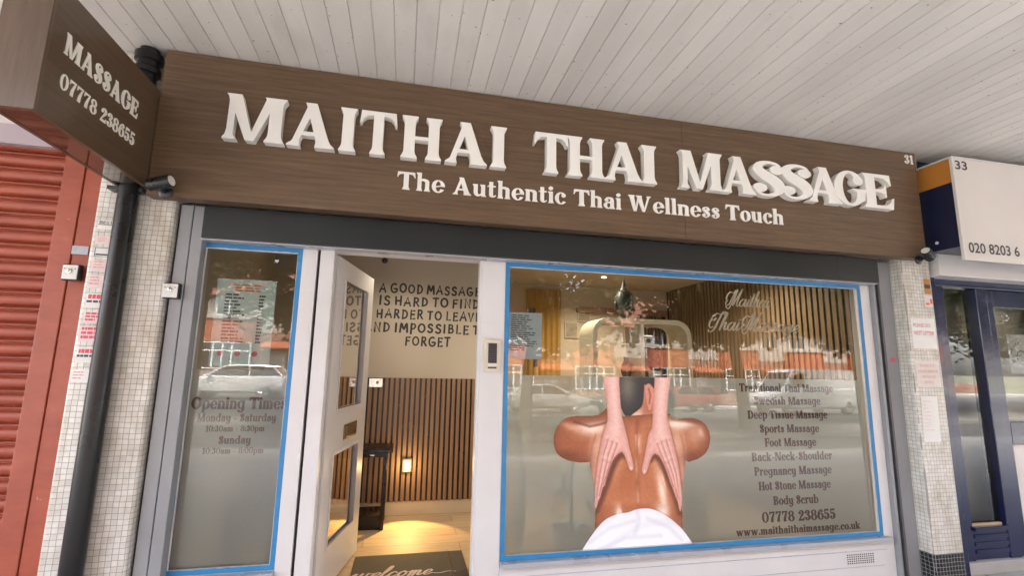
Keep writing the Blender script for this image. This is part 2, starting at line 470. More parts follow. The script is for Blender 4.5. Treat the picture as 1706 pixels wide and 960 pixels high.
HAND = {  # marker capitals: polylines in a 0..1 box, advance
    'A': ([[(0, 0), (.38, 1), (.7, .02)], [(.1, .35), (.6, .37)]], .72),
    'B': ([[(.08, 0), (.1, 1)], [(.08, .98), (.4, .95), (.46, .75), (.36, .56), (.1, .52), (.45, .48), (.55, .25), (.42, .05), (.05, .0)]], .6),
    'D': ([[(.08, 0), (.1, 1)], [(.05, .98), (.4, .9), (.58, .55), (.45, .15), (.05, .0)]], .64),
    'E': ([[(.5, .95), (.1, .98), (.08, .0), (.52, .04)], [(.1, .52), (.44, .54)]], .56),
    'F': ([[(.5, .97), (.1, .95), (.06, .0)], [(.1, .52), (.42, .54)]], .54),
    'G': ([arcpts(.38, .5, .36, .5, 60, 330) + [(.66, .42), (.36, .42)]], .76),
    'H': ([[(.06, .9), (.08, .05)], [(.58, 1.0), (.56, 0)], [(.06, .46), (.58, .5)]], .68),
    'I': ([[(.1, 1), (.08, 0)]], .22),
    'L': ([[(.1, 1), (.08, .02), (.48, .04)]], .52),
    'M': ([[(.02, 0), (.14, 1), (.4, .3), (.68, 1), (.76, 0)]], .84),
    'N': ([[(.06, 0), (.1, 1), (.56, .04), (.58, 1.0)]], .68),
    'O': ([arcpts(.36, .5, .34, .48, 95, 455, 16)], .74),
    'P': ([[(.1, 1), (.06, -.12)], [(.08, .95), (.4, .95), (.5, .7), (.36, .45), (.1, .45)]], .56),
    'R': ([[(.1, 1), (.06, 0)], [(.08, .95), (.4, .95), (.48, .72), (.34, .5), (.1, .48)], [(.26, .48), (.56, 0)]], .62),
    'S': ([[(.5, .86), (.34, 1.0), (.12, .9), (.1, .68), (.3, .52), (.5, .36), (.46, .1), (.24, .0), (.04, .12)]], .58),
    'T': ([[(0, .96), (.56, .98)], [(.3, .97), (.26, 0)]], .58),
    'V': ([[(.02, 1), (.3, .02), (.58, 1)]], .6),
    ',': ([[(.1, .08), (.04, -.14)]], .2),
    '.': ([[(.08, .04), (.1, .05)]], .2),
}
SCR = {  # joined script: strokes of (x, y), advance; x-height .42
    'M': ([[(-.16, .34), (-.24, .18), (-.16, .06), (.0, .12), (.1, .5), (.22, .95), (.1, .78), (-.1, .84), (-.25, .62), (-.26, .4)], [(-.16, -.02), (-.04, -.16), (.1, -.02), (.3, .98)], [(.3, .98), (.26, .45), (.25, .02), (.42, .55), (.62, 1.04)], [(.62, 1.04), (.5, .5), (.47, .1), (.55, .0), (.64, .1)]], .62),
    'T': ([[(-.02, .76), (.08, .9), (.24, .86), (.42, .86), (.56, .97), (.44, 1.0), (.36, .92)], [(.34, .86), (.26, .45), (.16, .02), (.0, -.14), (-.12, -.02)], [(.1, .62), (.02, .5), (-.1, .6), (-.06, .8), (.1, .86)], [(-.1, .6), (-.16, .3), (-.06, .1), (.06, .16)]], .44),
    'a': ([[(.34, .38), (.2, .44), (.06, .3), (.04, .1), (.14, .0), (.26, .12), (.36, .42)], [(.36, .42), (.32, .12), (.38, .0), (.48, .12)]], .44),
    'i': ([[(.02, .12), (.12, .42)], [(.12, .42), (.08, .1), (.14, .0), (.24, .12)], [(.17, .6), (.175, .61)]], .22),
    't': ([[(.0, .12), (.16, .78)], [(.16, .78), (.08, .12), (.14, .0), (.24, .12)], [(-.02, .5), (.28, .53)]], .22),
    'h': ([[(.0, .1), (.16, .6), (.2, .96), (.12, .8), (.02, .0)], [(.03, .1), (.16, .4), (.26, .4), (.24, .1), (.3, .0), (.4, .12)]], .38),
    's': ([[(.0, .1), (.16, .52), (.2, .38), (.28, .14), (.2, .0), (.06, .02), (.06, .1)], [(.2, .0), (.36, .14)]], .34),
    'g': ([[(.34, .38), (.2, .44), (.06, .3), (.04, .1), (.14, .02), (.26, .14), (.36, .42)], [(.36, .42), (.26, -.2), (.12, -.42), (.02, -.34), (.12, -.16), (.46, .12)]], .44),
    'e': ([[(.0, .12), (.2, .2), (.3, .34), (.22, .44), (.08, .3), (.06, .1), (.16, .0), (.34, .12)]], .32),
    'w': ([[(.0, .3), (.1, .44), (.06, .12), (.14, .0), (.26, .14), (.32, .42)], [(.32, .42), (.28, .12), (.36, .0), (.5, .16), (.52, .42), (.6, .36), (.7, .4)]], .64),
    'l': ([[(.0, .1), (.2, .6), (.24, .94), (.16, .86), (.06, .16), (.12, .0), (.26, .12)]], .24),
    'c': ([[(.28, .34), (.2, .44), (.08, .32), (.04, .12), (.14, .0), (.34, .14)]], .32),
    'o': ([[(.2, .44), (.06, .3), (.06, .08), (.18, .0), (.3, .16), (.28, .36), (.2, .44), (.24, .34), (.42, .36)]], .4),
    'm': ([[(.0, .3), (.08, .44), (.02, .0)], [(.03, .1), (.16, .42), (.22, .36), (.16, .0)], [(.17, .1), (.3, .42), (.38, .36), (.34, .08), (.4, .0), (.5, .12)]], .48),
    '~': ([[(.0, .12), (.3, .06), (.6, .16), (.9, .1)]], .9),
}

def layout(text, font='serif', track=0.02, space=.36, wgt=.15, slant=0.0, jitter=0.0):
    """-> list of glyphs (each a list of polygons), total width; cap height 1"""
    rnd = random.Random(text)
    x = 0.0
    out = []
    for ch in text:
        if ch == ' ':
            x += space
            continue
        if font == 'serif':
            polys, w = GL[ch]
        else:
            strokes, w = (HAND if font == 'hand' else SCR)[ch]
            polys = []
            dy = rnd.uniform(-jitter, jitter)
            k = 1 + rnd.uniform(-jitter, jitter)
            for st in strokes:
                if font == 'hand':
                    wd = wgt * rnd.uniform(.85, 1.15)
                    q = [(px * k, py * k + dy, wd) for px, py in st]
                    polys += P_stroke(q, 4, True, len(q) > 4)
                    if len(q) <= 4:
                        polys += [P_disc(a[0], a[1], wd / 2, 8) for a in q]
                else:
                    sm = catmull([(px, py) for px, py in st], 5) if len(st) > 2 else st
                    q = []
                    for i, p in enumerate(sm):
                        a, b = sm[max(0, i - 1)], sm[min(len(sm) - 1, i + 1)]
                        an = math.atan2(b[1] - a[1], b[0] - a[0])
                        q.append((p[0] + slant * p[1], p[1], wgt * (.42 + .58 * abs(math.sin(an)) ** 1.5 * (1 if b[1] < a[1] else .6))))
                    polys += P_stroke(q, 1, True, False)
            polys = [[(px + x, py) for px, py in p] for p in polys]
        out.append((ch, x, polys))
        x += w + track
    return out, x - track

def area(p):
    return sum(p[i][0] * p[(i + 1) % len(p)][1] - p[(i + 1) % len(p)][0] * p[i][1] for i in range(len(p)))

def in_poly(p, x, y):
    c = False
    j = len(p) - 1
    for i in range(len(p)):
        if (p[i][1] > y) != (p[j][1] > y) and x < (p[j][0] - p[i][0]) * (y - p[i][1]) / (p[j][1] - p[i][1]) + p[i][0]:
            c = not c
        j = i
    return c

def union2d(polys):
    """exact union of overlapping 2-D polygons -> points, triangles, outline edges"""
    vs, fs, bb = [], [], []
    for p in polys:
        for t in ([[p[0], p[1], p[2]], [p[0], p[2], p[3]]] if len(p) == 4 else [p]):
            ar = area(t)
            if abs(ar) < 1e-8:
                continue
            if ar < 0:
                t = t[::-1]
            b = len(vs)
            vs += [Vector((q[0], q[1])) for q in t]
            fs.append(list(range(b, b + len(t))))
            xs, ys = [q[0] for q in t], [q[1] for q in t]
            bb.append((min(xs), max(xs), min(ys), max(ys), t))
    ov, oe, of, _, _, _ = delaunay_2d_cdt(vs, [], fs, 0, 1e-5, False)
    keep = []
    for f in of:
        x = sum(ov[i].x for i in f) / len(f)
        y = sum(ov[i].y for i in f) / len(f)
        for x0, x1, y0, y1, t in bb:
            if x0 <= x <= x1 and y0 <= y <= y1 and in_poly(t, x, y):
                keep.append(tuple(f))
                break
    es = set()
    for f in keep:
        for i in range(len(f)):
            es.add((f[i], f[(i + 1) % len(f)]))
    return [(p.x, p.y) for p in ov], keep, [e for e in es if (e[1], e[0]) not in es]

UCACHE = {}
def extrude_into(mb, un, O, U, V, depth):
    ov, keep, edges = un
    O, U, V = Vector(O), Vector(U), Vector(V)
    Nn = U.cross(V).normalized()
    n = len(ov)
    P0 = [O + U * p[0] + V * p[1] for p in ov]
    verts = [p + Nn * depth for p in P0]
    faces = list(keep)
    if depth > 0.0012:
        verts = verts + P0
        faces += [(a, a + n, b + n, b) for a, b in edges]
    mb.add(verts, faces)

def text_mb(text, O, U, V, width=None, height=1.0, depth=0.001, font='serif', bold=0.0, **kw):
    """text with cap height along V, fitted to width along U (unit vectors given)"""
    gl, w = layout(text, font, **kw)
    xs = [q[0] for _, _, gg in gl for p in gg for q in p]
    x0, x1 = min(xs), max(xs)
    xs = [q[0] + dx for ch, dx, gg in gl for p in gg for q in p] if font == 'serif' else xs
    x0, x1 = min(xs), max(xs)
    sx = (width / (x1 - x0)) if width else height
    mb = MB()
    if font == 'serif':
        for ch, dx, gg in gl:
            if (ch, bold) not in UCACHE:
                g2 = gg if not bold else [[(x + a * bold, y + b * bold * .6) for x, y in p] for p in gg for a, b in ((-1, 0), (1, 0), (0, 1), (0, -1))]
                UCACHE[(ch, bold)] = union2d(g2)
            ov, k, e = UCACHE[(ch, bold)]
            extrude_into(mb, ([((x + dx - x0) * sx, y * height) for x, y in ov], k, e), O, U, V, depth)
    else:
        ov, k, e = union2d([p for _, _, gg in gl for p in gg])
        extrude_into(mb, ([((x - x0) * sx, y * height) for x, y in ov], k, e), O, U, V, depth)
    return mb

def sans_mb(text, O, U, V, width, height, depth=0.001, bold=0.0):
    """plain sans lettering from Blender's built-in font, cap height = height"""
    cu = bpy.data.curves.new('t', 'FONT')
    cu.body = text
    cu.resolution_u = 4
    cu.offset = bold
    ob = bpy.data.objects.new('t', cu)
    me = bpy.data.meshes.new_from_object(ob)
    vs = [v.co.copy() for v in me.vertices]
    fs = [tuple(p.vertices) for p in me.polygons]
    bpy.data.objects.remove(ob)
    bpy.data.curves.remove(cu)
    bpy.data.meshes.remove(me)
    x0, x1 = min(v.x for v in vs), max(v.x for v in vs)
    y1 = max(v.y for v in vs)
    y0 = min(v.y for v in vs)
    sx = width / (x1 - x0)
    sy = height / (y1 - y0)
    O, U, V = Vector(O), Vector(U), Vector(V)
    Nn = U.cross(V).normalized()
    mb = MB()
    mb.add([O + U * ((v.x - x0) * sx) + V * ((v.y - y0) * sy) + Nn * depth for v in vs], fs)
    return mb
# ------------------------------------------------------------------ materials
def wood_laminate(name, along, c0, c1, rough, coat=0.25):
    """dark brown laminate; grain runs along 'x' or along 'y'/'z'"""
    N = NT(name)
    sc = {'x': (0.9, 22, 22), 'y': (22, 0.9, 22), 'z': (16, 16, .7)}[along]
    v = N.mapped(sc)
    f1 = N.noise(v, 2.2, 8, .65)
    f2 = N.noise(N.mapped(tuple(s * 3.5 for s in sc)), 3.0, 4, .7)
    f = N.math('ADD', N.math('MULTIPLY', f1, .72), N.math('MULTIPLY', f2, .28))
    c = N.ramp(f, [(.30, c0), (.5, tuple((a + b) / 2 for a, b in zip(c0, c1))), (.70, c1)])
    return N.done(N.bsdf(Base_Color=c, Roughness=rough, Coat_Weight=coat, Coat_Roughness=.12, Normal=N.bump(f2, .06, .002)))

M = {}
M['fascia'] = wood_laminate('fascia_laminate', 'x', (.055, .031, .016, 1), (.166, .100, .053, 1), .45, .08)
M['proj_side'] = wood_laminate('projecting_laminate', 'y', (.058, .034, .019, 1), (.112, .070, .041, 1), .34, .3)
M['proj_front'] = wood_laminate('projecting_laminate_upright', 'z', (.082, .052, .035, 1), (.150, .100, .072, 1), .40, .2)
M['proj_base'] = plain('glossy_brown_laminate', (.062, .033, .019), .07, .08, 5, coat=.6)
M['letter'] = plain('white_letter_acrylic', (.80, .78, .74), .38, .02, 4)
M['letter2'] = plain('cream_letter_vinyl', (.80, .77, .70), .35, .04, 6)
M['white_alu'] = plain('pale_grey_painted_aluminium', (.615, .60, .605), .36, .05, 2.2, .02, bscale=90)
M['grey_alu'] = plain('mid_grey_painted_aluminium', (.245, .25, .265), .38, .08, 3, .04)
M['dark_alu'] = plain('dark_rubber_gap', (.016, .016, .018), .6, .1)
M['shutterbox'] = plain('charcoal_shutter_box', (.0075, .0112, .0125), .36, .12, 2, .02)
M['sill'] = plain('grey_sill_metal', (.36, .365, .40), .3, .06, 5)
M['tape'] = plain('blue_masking_film', (.022, .19, .42), .42, .08, 14)
M['black'] = plain('black_satin_plastic', (.012, .012, .013), .32, .2, 20)
M['blackpaint'] = plain('black_gloss_paint', (.008, .008, .009), .3, .2, 6, .02, bscale=70, spec=.35)
M['guide_dark'] = plain('dark_grey_channel', (.07, .072, .08), .4, .1)
M['white_plastic'] = plain('white_plastic', (.66, .65, .62), .4, .04, 12)
M['chrome'] = plain('brushed_steel', (.55, .54, .50), .22, .06, 30, metal=1)
M['brass'] = plain('aged_bronze_metal', (.24, .17, .11), .32, .12, 20, metal=.8)
M['red_paint'] = None
M['navy'] = plain('navy_gloss_paint', (.006, .011, .052), .2, .2, 3, .015, bscale=20, coat=.3)
M['navy_dark'] = plain('dark_navy_panel', (.006, .009, .034), .35, .2, 7)
M['orange'] = plain('ochre_orange_panel', (.42, .165, .022), .5, .1, 6)
M['white_panel'] = plain('off_white_sign_panel', (.62, .575, .545), .4, .03, 2)
M['white_box'] = plain('off_white_metal', (.60, .575, .565), .4, .06, 3)
M['ink'] = plain('dark_grey_ink', (.045, .04, .045), .5, .05)
M['brown_vinyl'] = plain('brown_window_vinyl', (.088, .028, .014), .45, .1, 10)
M['gold_vinyl'] = plain('pale_gold_window_vinyl', (.76, .69, .54), .4, .08, 10)
M['paper'] = plain('white_paper', (.72, .72, .70), .7, .04, 10)
M['paper_blue'] = plain('pale_blue_paper', (.56, .66, .70), .7, .05, 10)
M['paper_menu'] = plain('pale_mint_paper', (.50, .60, .56), .6, .04, 10)
M['paper_pink'] = plain('pale_pink_paper', (.70, .56, .55), .7, .07, 14)
M['paper_old'] = plain('aged_paper', (.68, .62, .58), .7, .06, 14)
M['seam'] = plain('board_seam', (.05, .03, .018), .5, .1)
M['ink_pink'] = plain('pink_red_ink', (.60, .09, .13), .6, .15, 30)
M['ink_faint'] = plain('faded_pink_ink', (.62, .30, .30), .6, .2, 30)
M['ink_black'] = plain('black_ink', (.03, .03, .03), .6, .1)
M['ink_orange'] = plain('orange_ink', (.55, .16, .05), .6, .1)
M['wall'] = plain('warm_beige_wall_paint', (.50, .45, .38), .75, .04, 1.5, .05)
M['wall2'] = plain('cream_wall_paint', (.56, .46, .33), .75, .05, 1.5, .05)
M['ceil'] = plain('interior_ceiling_paint', (.55, .45, .33), .8, .03, 2)
M['skirting'] = plain('cream_gloss_skirting', (.60, .53, .42), .4, .04, 5)
M['table'] = plain('black_lacquer', (.008, .005, .004), .3, .3, 10)
M['cabinet'] = plain('cream_cabinet_laminate', (.58, .52, .38), .4, .04, 3)
M['bronze'] = plain('dark_verdigris_bronze', (.022, .026, .022), .5, .35, 18, .25, bscale=50)
M['yellow'] = plain('golden_curtain_fabric', (.40, .23, .05), .8, .15, 4)
M['picture'] = plain('picture_print', (.34, .28, .20), .6, .3, 12)
M['leafgreen'] = plain('house_plant_leaf', (.07, .25, .08), .45, .4, 8)
M['pot'] = plain('white_glazed_pot', (.62, .63, .65), .25, .05, 5)
M['door'] = plain('pale_painted_door', (.57, .555, .56), .38, .05, 3, .03)
M['mat_rubber'] = None

def mat_slat():
    N = NT('oak_slat')
    f = N.noise(N.mapped((14, 14, .8)), 3, 6, .6)
    c = N.ramp(f, [(.3, (.225, .13, .073, 1)), (.7, (.34, .21, .122, 1))])
    return N.done(N.bsdf(Base_Color=c, Roughness=.5))
M['slat'] = mat_slat()

def mat_slat2():
    N = NT('walnut_slat')
    f = N.noise(N.mapped((14, 14, .8)), 3, 6, .6)
    c = N.ramp(f, [(.3, (.15, .098, .055, 1)), (.7, (.26, .175, .10, 1))])
    return N.done(N.bsdf(Base_Color=c, Roughness=.5))
M['slat2'] = mat_slat2()

def mat_tile(name, base, grout, pitch, var=.06, rough=.25, dirt=.5):
    N = NT(name)
    sep = N.n('ShaderNodeSeparateXYZ', {0: N.obj()})
    u = N.math('ADD', sep.outputs[0], sep.outputs[1])
    # hand-laid: rows wander a little
    wob = N.noise(N.mapped((3, 3, 3)), 2.0, 2)
    u2 = N.math('ADD', u, N.math('MULTIPLY', N.math('SUBTRACT', wob, .5), .012))
    v2 = N.math('ADD', sep.outputs[2], N.math('MULTIPLY', N.math('SUBTRACT', N.noise(N.mapped((4, 4, 4), loc=(7, 3, 1)), 2.0, 2), .5), .012))
    vec = N.n('ShaderNodeCombineXYZ', {0: u2, 1: v2, 2: 0.0}).outputs[0]
    hi = tuple(min(1, c * (1 + var)) for c in base) + (1,)
    lo = tuple(c * (1 - var) for c in base) + (1,)
    br = N.n('ShaderNodeTexBrick', {'Vector': vec, 'Color1': hi, 'Color2': lo, 'Mortar': grout + (1,), 'Scale': 1.0, 'Mortar Size': pitch * .062, 'Mortar Smooth': .3, 'Bias': 0.0, 'Brick Width': pitch, 'Row Height': pitch}, offset=0.0, squash=1.0)
    d = N.noise(N.mapped((2.2, 2.2, 1.1)), 3, 6, .65)
    dm = N.ramp(d, [(.45, (1, 1, 1, 1)), (.72, (1 - .35 * dirt, 1 - .42 * dirt, 1 - .55 * dirt, 1))])
    c = N.mix(1.0, br.outputs[0], dm, 'MULTIPLY')
    chip = N.noise(N.mapped((1, 1, 1), loc=(3, 9, 4)), 9, 3, .7)
    c = N.mix(N.math('GREATER_THAN', chip, .735), c, tuple(g * 1.2 for g in grout) + (1,))
    rr = N.n('ShaderNodeMapRange', {0: br.outputs[1], 1: 0, 2: 1, 3: rough, 4: .8}).outputs[0]
    return N.done(N.bsdf(Base_Color=c, Roughness=rr, Normal=N.bump(N.math('SUBTRACT', 1.0, br.outputs[1]), .5, .0015)))
M['tile'] = mat_tile('cream_mosaic_tile', (.62, .60, .56), (.29, .27, .245), .0285, .09, .25, .8)
M['tile_black'] = mat_tile('black_mosaic_tile', (.022, .022, .024), (.20, .20, .20), .0285, .3, .25, .2)

def mat_red():
    N = NT('weathered_red_paint')
    f = N.noise(N.mapped((1.3, 1.3, 3)), 2.5, 6, .65)
    c = N.ramp(f, [(.3, (.245, .042, .020, 1)), (.62, (.335, .068, .032, 1)), (.8, (.39, .13, .075, 1))])
    ch = N.noise(N.mapped((1, 1, 1.3)), 14, 4, .7)
    c = N.mix(N.math('GREATER_THAN', ch, .73), c, (.50, .30, .24, 1))
    return N.done(N.bsdf(Base_Color=c, Roughness=.45, Normal=N.bump(f, .1, .004)))
M['red_paint'] = mat_red()

def mat_boards():
    N = NT('painted_soffit_boards')
    sep = N.n('ShaderNodeSeparateXYZ', {0: N.obj()})
    k = N.math('FLOOR', N.math('DIVIDE', N.math('SUBTRACT', sep.outputs[0], .0457), .1138))
    rnd = N.n('ShaderNodeTexWhiteNoise', {'W': k}, noise_dimensions='1D').outputs[0]
    tone = N.n('ShaderNodeMapRange', {0: rnd, 1: 0, 2: 1, 3: .93, 4: 1.03}).outputs[0]
    st = N.noise(N.mapped((.9, .35, 1)), 2.2, 6, .6)
    base = N.ramp(st, [(.35, (.60, .565, .53, 1)), (.6, (.67, .635, .60, 1)), (.85, (.50, .455, .41, 1))])
    cc = N.mix(1.0, base, N.n('ShaderNodeCombineColor', {0: tone, 1: tone, 2: tone}).outputs[0], 'MULTIPLY')
    sp = N.noise(N.obj(), 38, 2, .5)
    cc = N.mix(N.math('GREATER_THAN', sp, .72), cc, (.22, .18, .14, 1))
    lo = N.noise(N.mapped((5, 5, 1)), 3, 5, .7)
    return N.done(N.bsdf(Base_Color=cc, Roughness=.45, Normal=N.bump(lo, .12, .004)))
M['boards'] = mat_boards()

def mat_glass(name, boost=1.9, tint=(.93, .95, .93, 1)):
    N = NT(name)
    fr = N.n('ShaderNodeFresnel', {'IOR': 1.52}).outputs[0]
    k = N.n('ShaderNodeMath', {0: fr, 1: boost}, operation='MULTIPLY', use_clamp=True).outputs[0]
    tr = N.n('ShaderNodeBsdfTransparent', {0: tint}).outputs[0]
    gl = N.n('ShaderNodeBsdfGlossy', {'Color': (1, 1, 1, 1), 'Roughness': 0.0}).outputs[0]
    return N.done(N.n('ShaderNodeMixShader', {0: k, 1: tr, 2: gl}).outputs[0])
M['glass'] = mat_glass('window_glass', 1.3)
M['glass_door'] = mat_glass('door_glass', 3.0, (.80, .80, .74, 1))

def mat_frost():
    N = NT('frosted_film')
    f = N.noise(N.obj(), 240, 2)
    c = N.ramp(f, [(.3, (.72, .80, .785, 1)), (.7, (.79, .87, .855, 1))])
    tl = N.n('ShaderNodeBsdfTranslucent', {0: c}).outputs[0]
    df = N.n('ShaderNodeBsdfDiffuse', {0: c}).outputs[0]
    rf = N.n('ShaderNodeBsdfRefraction', {'Color': (.80, .84, .82, 1), 'Roughness': .22, 'IOR': 1.15}).outputs[0]
    a = N.n('ShaderNodeMixShader', {0: .72, 1: tl, 2: rf}).outputs[0]
    return N.done(N.n('ShaderNodeMixShader', {0: .46, 1: a, 2: df}).outputs[0])
M['frost'] = mat_frost()

def mat_floor(name, c0, c1, wx, wy, rough=.35):
    N = NT(name)
    v = N.obj()
    br = N.n('ShaderNodeTexBrick', {'Vector': N.mapped((1, 1, 1), v), 'Color1': c0, 'Color2': c1, 'Mortar': tuple(x * .45 for x in c0[:3]) + (1,), 'Scale': 1, 'Mortar Size': .0025, 'Brick Width': wx, 'Row Height': wy}, offset=.37)
    gr = N.noise(N.mapped((1.5, 26, 1)), 3, 5, .6)
    c = N.mix(1.0, br.outputs[0], N.ramp(gr, [(.3, (.72, .70, .68, 1)), (.7, (1, 1, 1, 1))]), 'MULTIPLY')
    return N.done(N.bsdf(Base_Color=c, Roughness=rough))
M['woodfloor'] = mat_floor('pale_oak_floorboards', (.40, .29, .185, 1), (.47, .35, .23, 1), 1.2, .18, .6)

def mat_paving():
    N = NT('concrete_paving_slabs')
    v = N.obj()
    br = N.n('ShaderNodeTexBrick', {'Vector': v, 'Color1': (.40, .39, .37, 1), 'Color2': (.35, .34, .325, 1), 'Mortar': (.10, .095, .09, 1), 'Scale': 1, 'Mortar Size': .008, 'Brick Width': .9, 'Row Height': .6}, offset=.5)
    d = N.noise(v, 1.3, 8, .65)
    c = N.mix(1.0, br.outputs[0], N.ramp(d, [(.3, (.75, .73, .7, 1)), (.7, (1.05, 1.05, 1.05, 1))]), 'MULTIPLY')
    return N.done(N.bsdf(Base_Color=c, Roughness=.8, Normal=N.bump(N.noise(v, 90, 3), .2, .003)))
M['paving'] = mat_paving()

def ground(name, c0, c1, sc, rough=.85, b=.25):
    N = NT(name)
    v = N.obj()
    f = N.noise(v, sc, 8, .65)
    f2 = N.noise(v, sc * 40, 3, .6)
    c = N.mix(.35, N.ramp(f, [(.3, c0), (.7, c1)]), N.ramp(f2, [(.3, c0), (.7, c1)]))
    return N.done(N.bsdf(Base_Color=c, Roughness=rough, Normal=N.bump(f2, b, .006)))
M['asphalt'] = ground('asphalt', (.07, .07, .071, 1), (.11, .109, .107, 1), .8)
M['kerb'] = ground('kerb_concrete', (.28, .27, .26, 1), (.38, .37, .35, 1), 2)
M['paint_white'] = ground('road_paint', (.55, .55, .53, 1), (.78, .78, .75, 1), 3)
M['grass'] = ground('verge_grass', (.05, .085, .022, 1), (.10, .13, .04, 1), 2)
M['paving2'] = ground('trodden_verge', (.17, .165, .15, 1), (.24, .23, .21, 1), 2)
M['earth'] = ground('far_ground', (.09, .10, .06, 1), (.16, .15, .10, 1), .3)

def brickwall(name, a, b, mort):
    N = NT(name)
    sep = N.n('ShaderNodeSeparateXYZ', {0: N.obj()})
    vec = N.n('ShaderNodeCombineXYZ', {0: N.math('ADD', sep.outputs[0], sep.outputs[1]), 1: sep.outputs[2], 2: 0.0}).outputs[0]
    br = N.n('ShaderNodeTexBrick', {'Vector': vec, 'Color1': a, 'Color2': b, 'Mortar': mort, 'Scale': 1, 'Mortar Size': .01, 'Brick Width': .225, 'Row Height': .075}, offset=.5)
    return N.done(N.bsdf(Base_Color=br.outputs[0], Roughness=.85, Normal=N.bump(br.outputs[1], -.3, .006)))
M['brick'] = brickwall('red_brick', (.30, .105, .06, 1), (.22, .075, .045, 1), (.34, .30, .26, 1))
M['brick_shop'] = brickwall('brown_brick', (.24, .13, .085, 1), (.18, .095, .065, 1), (.30, .28, .25, 1))
M['render'] = ground('white_render', (.38, .35, .31, 1), (.46, .43, .38, 1), 1.5, .85, .1)
M['redtile'] = ground('red_clay_tile', (.36, .095, .048, 1), (.45, .14, .07, 1), 5, .7, .2)
M['rooftile'] = ground('brown_roof_tile', (.18, .075, .05, 1), (.25, .11, .07, 1), 3, .8)
M['upvc'] = plain('white_window_frame', (.72, .72, .70), .4, .03)
M['houseglass'] = plain('dark_house_glass', (.03, .035, .04), .05, .2, 3, spec=.8)
M['bark'] = ground('plane_bark', (.060, .045, .032, 1), (.14, .11, .08, 1), 6, .9, .5)
M['tyre'] = plain('tyre_rubber', (.018, .018, .018), .8, .1)
M['rim'] = plain('alloy_rim', (.45, .45, .46), .3, .05, metal=.9)
M['carglass'] = plain('car_glass', (.012, .014, .016), .04, .1, spec=.9)
M['lamp_red'] = plain('red_tail_lamp', (.45, .02, .02), .2, .1)
M['lamp_clear'] = plain('clear_head_lamp', (.6, .62, .65), .1, .05)

def mat_leaf(name, a, b):
    N = NT(name)
    g_ = N.n('ShaderNodeObjectInfo').outputs['Random']
    v = N.obj()
    f = N.noise(v, 2.2, 4, .7)
    c = N.ramp(f, [(.3, a), (.7, b)])
    df = N.n('ShaderNodeBsdfPrincipled', {'Base Color': c, 'Roughness': .8}).outputs[0]
    tl = N.n('ShaderNodeBsdfTranslucent', {0: c}).outputs[0]
    return N.done(N.n('ShaderNodeMixShader', {0: .15, 1: df, 2: tl}).outputs[0])
M['leaf'] = mat_leaf('street_tree_leaf', (.034, .044, .012, 1), (.085, .092, .026, 1))
M['leaf_red'] = mat_leaf('copper_leaf', (.055, .020, .016, 1), (.11, .04, .03, 1))
M['leaf_lime'] = mat_leaf('lime_leaf', (.10, .14, .03, 1), (.20, .24, .07, 1))

def emis(name, c, s):
    N = NT(name)
    return N.done(N.n('ShaderNodeEmission', {0: c, 1: s}).outputs[0])
M['lamp_on'] = emis('warm_lamp_glow', (1, .60, .20, 1), .085)
M['lamp_core'] = emis('bright_lamp_core', (1, .85, .55, 1), .6)
M['spot_on'] = emis('spot_lamp_glow', (1, .82, .55, 1), 2)
M['spot_off'] = plain('frosted_spot_lens', (.62, .60, .55), .25, .05, 30)

# ------------------------------------------------------------------ the ground, the road
def sheet(name, x0, x1, y0, y1, z, mat):
    return tag(mesh_obj(name, MB().add([(x0, y0, z), (x1, y0, z), (x1, y1, z), (x0, y1, z)], [(0, 1, 2, 3)]), mat, loc=(0, 0, 0)), kind='structure')
sheet('ground', -900, 900, -900, 900, -.16, M['earth'])
tag(mesh_obj('pavement', MB().box(-60, 90, -6.0, 8, -.15, 0), M['paving'], loc=(0, 0, 0)), kind='structure')
tag(mesh_obj('kerb', MB().box(-60, 90, -6.14, -6.0, -.15, .004), M['kerb'], loc=(0, 0, 0), bevel=.01), kind='structure')
tag(mesh_obj('verge', MB().box(-60, 90, -12.6, -9.6, -.15, -.01), M['paving2'], loc=(0, 0, 0)), kind='structure')
sheet('road', -60, 90, -25.0, -6.1, -.13, M['asphalt'])
tag(mesh_obj('far_pavement', MB().box(-60, 90, -27.5, -25.0, -.15, 0), M['paving'], loc=(0, 0, 0)), kind='structure')
rm = MB()
for x in range(-50, 80, 6):
    rm.add([(x, -17.95, -.126), (x + 3, -17.95, -.126), (x + 3, -17.83, -.126), (x, -17.83, -.126)], [(0, 1, 2, 3)])
tag(mesh_obj('road_marking', rm, M['paint_white'], loc=(0, 0, 0)), kind='structure')

# ------------------------------------------------------------------ the canopy over the pavement
ZC = 3.295
cp = thing('canopy', 'white painted tongue and groove boarded canopy over the shopfronts', 'canopy', (0, 0, ZC))
mb = MB()
w0, wb, gv = .0457, .1138, .0045
rows = [[], []]
prof = []
for k in range(-70, 118):
    x = w0 + k * wb
    r1, r2 = random.uniform(-.0006, .0006), random.uniform(-.0006, .0006)
    prof += [(x, .006), (x + gv * .45, .006), (x + gv, r1), (x + wb - gv * .55, r2), (x + wb - .0001, .006)]
mb.grid([[(x, -2.35, ZC + dz) for x, dz in prof], [(x, .32, ZC + dz) for x, dz in prof]])
mesh_obj('soffit', mb, M['boards'], cp, fix=False)
mesh_obj('canopy_slab', MB().box(-8, 13.5, -2.37, .33, ZC + .03, ZC + .22), M['render'], cp)
mesh_obj('fascia_edge', MB().box(-8, 13.5, -2.42, -2.373, ZC - .04, ZC + .26), M['white_box'], cp)

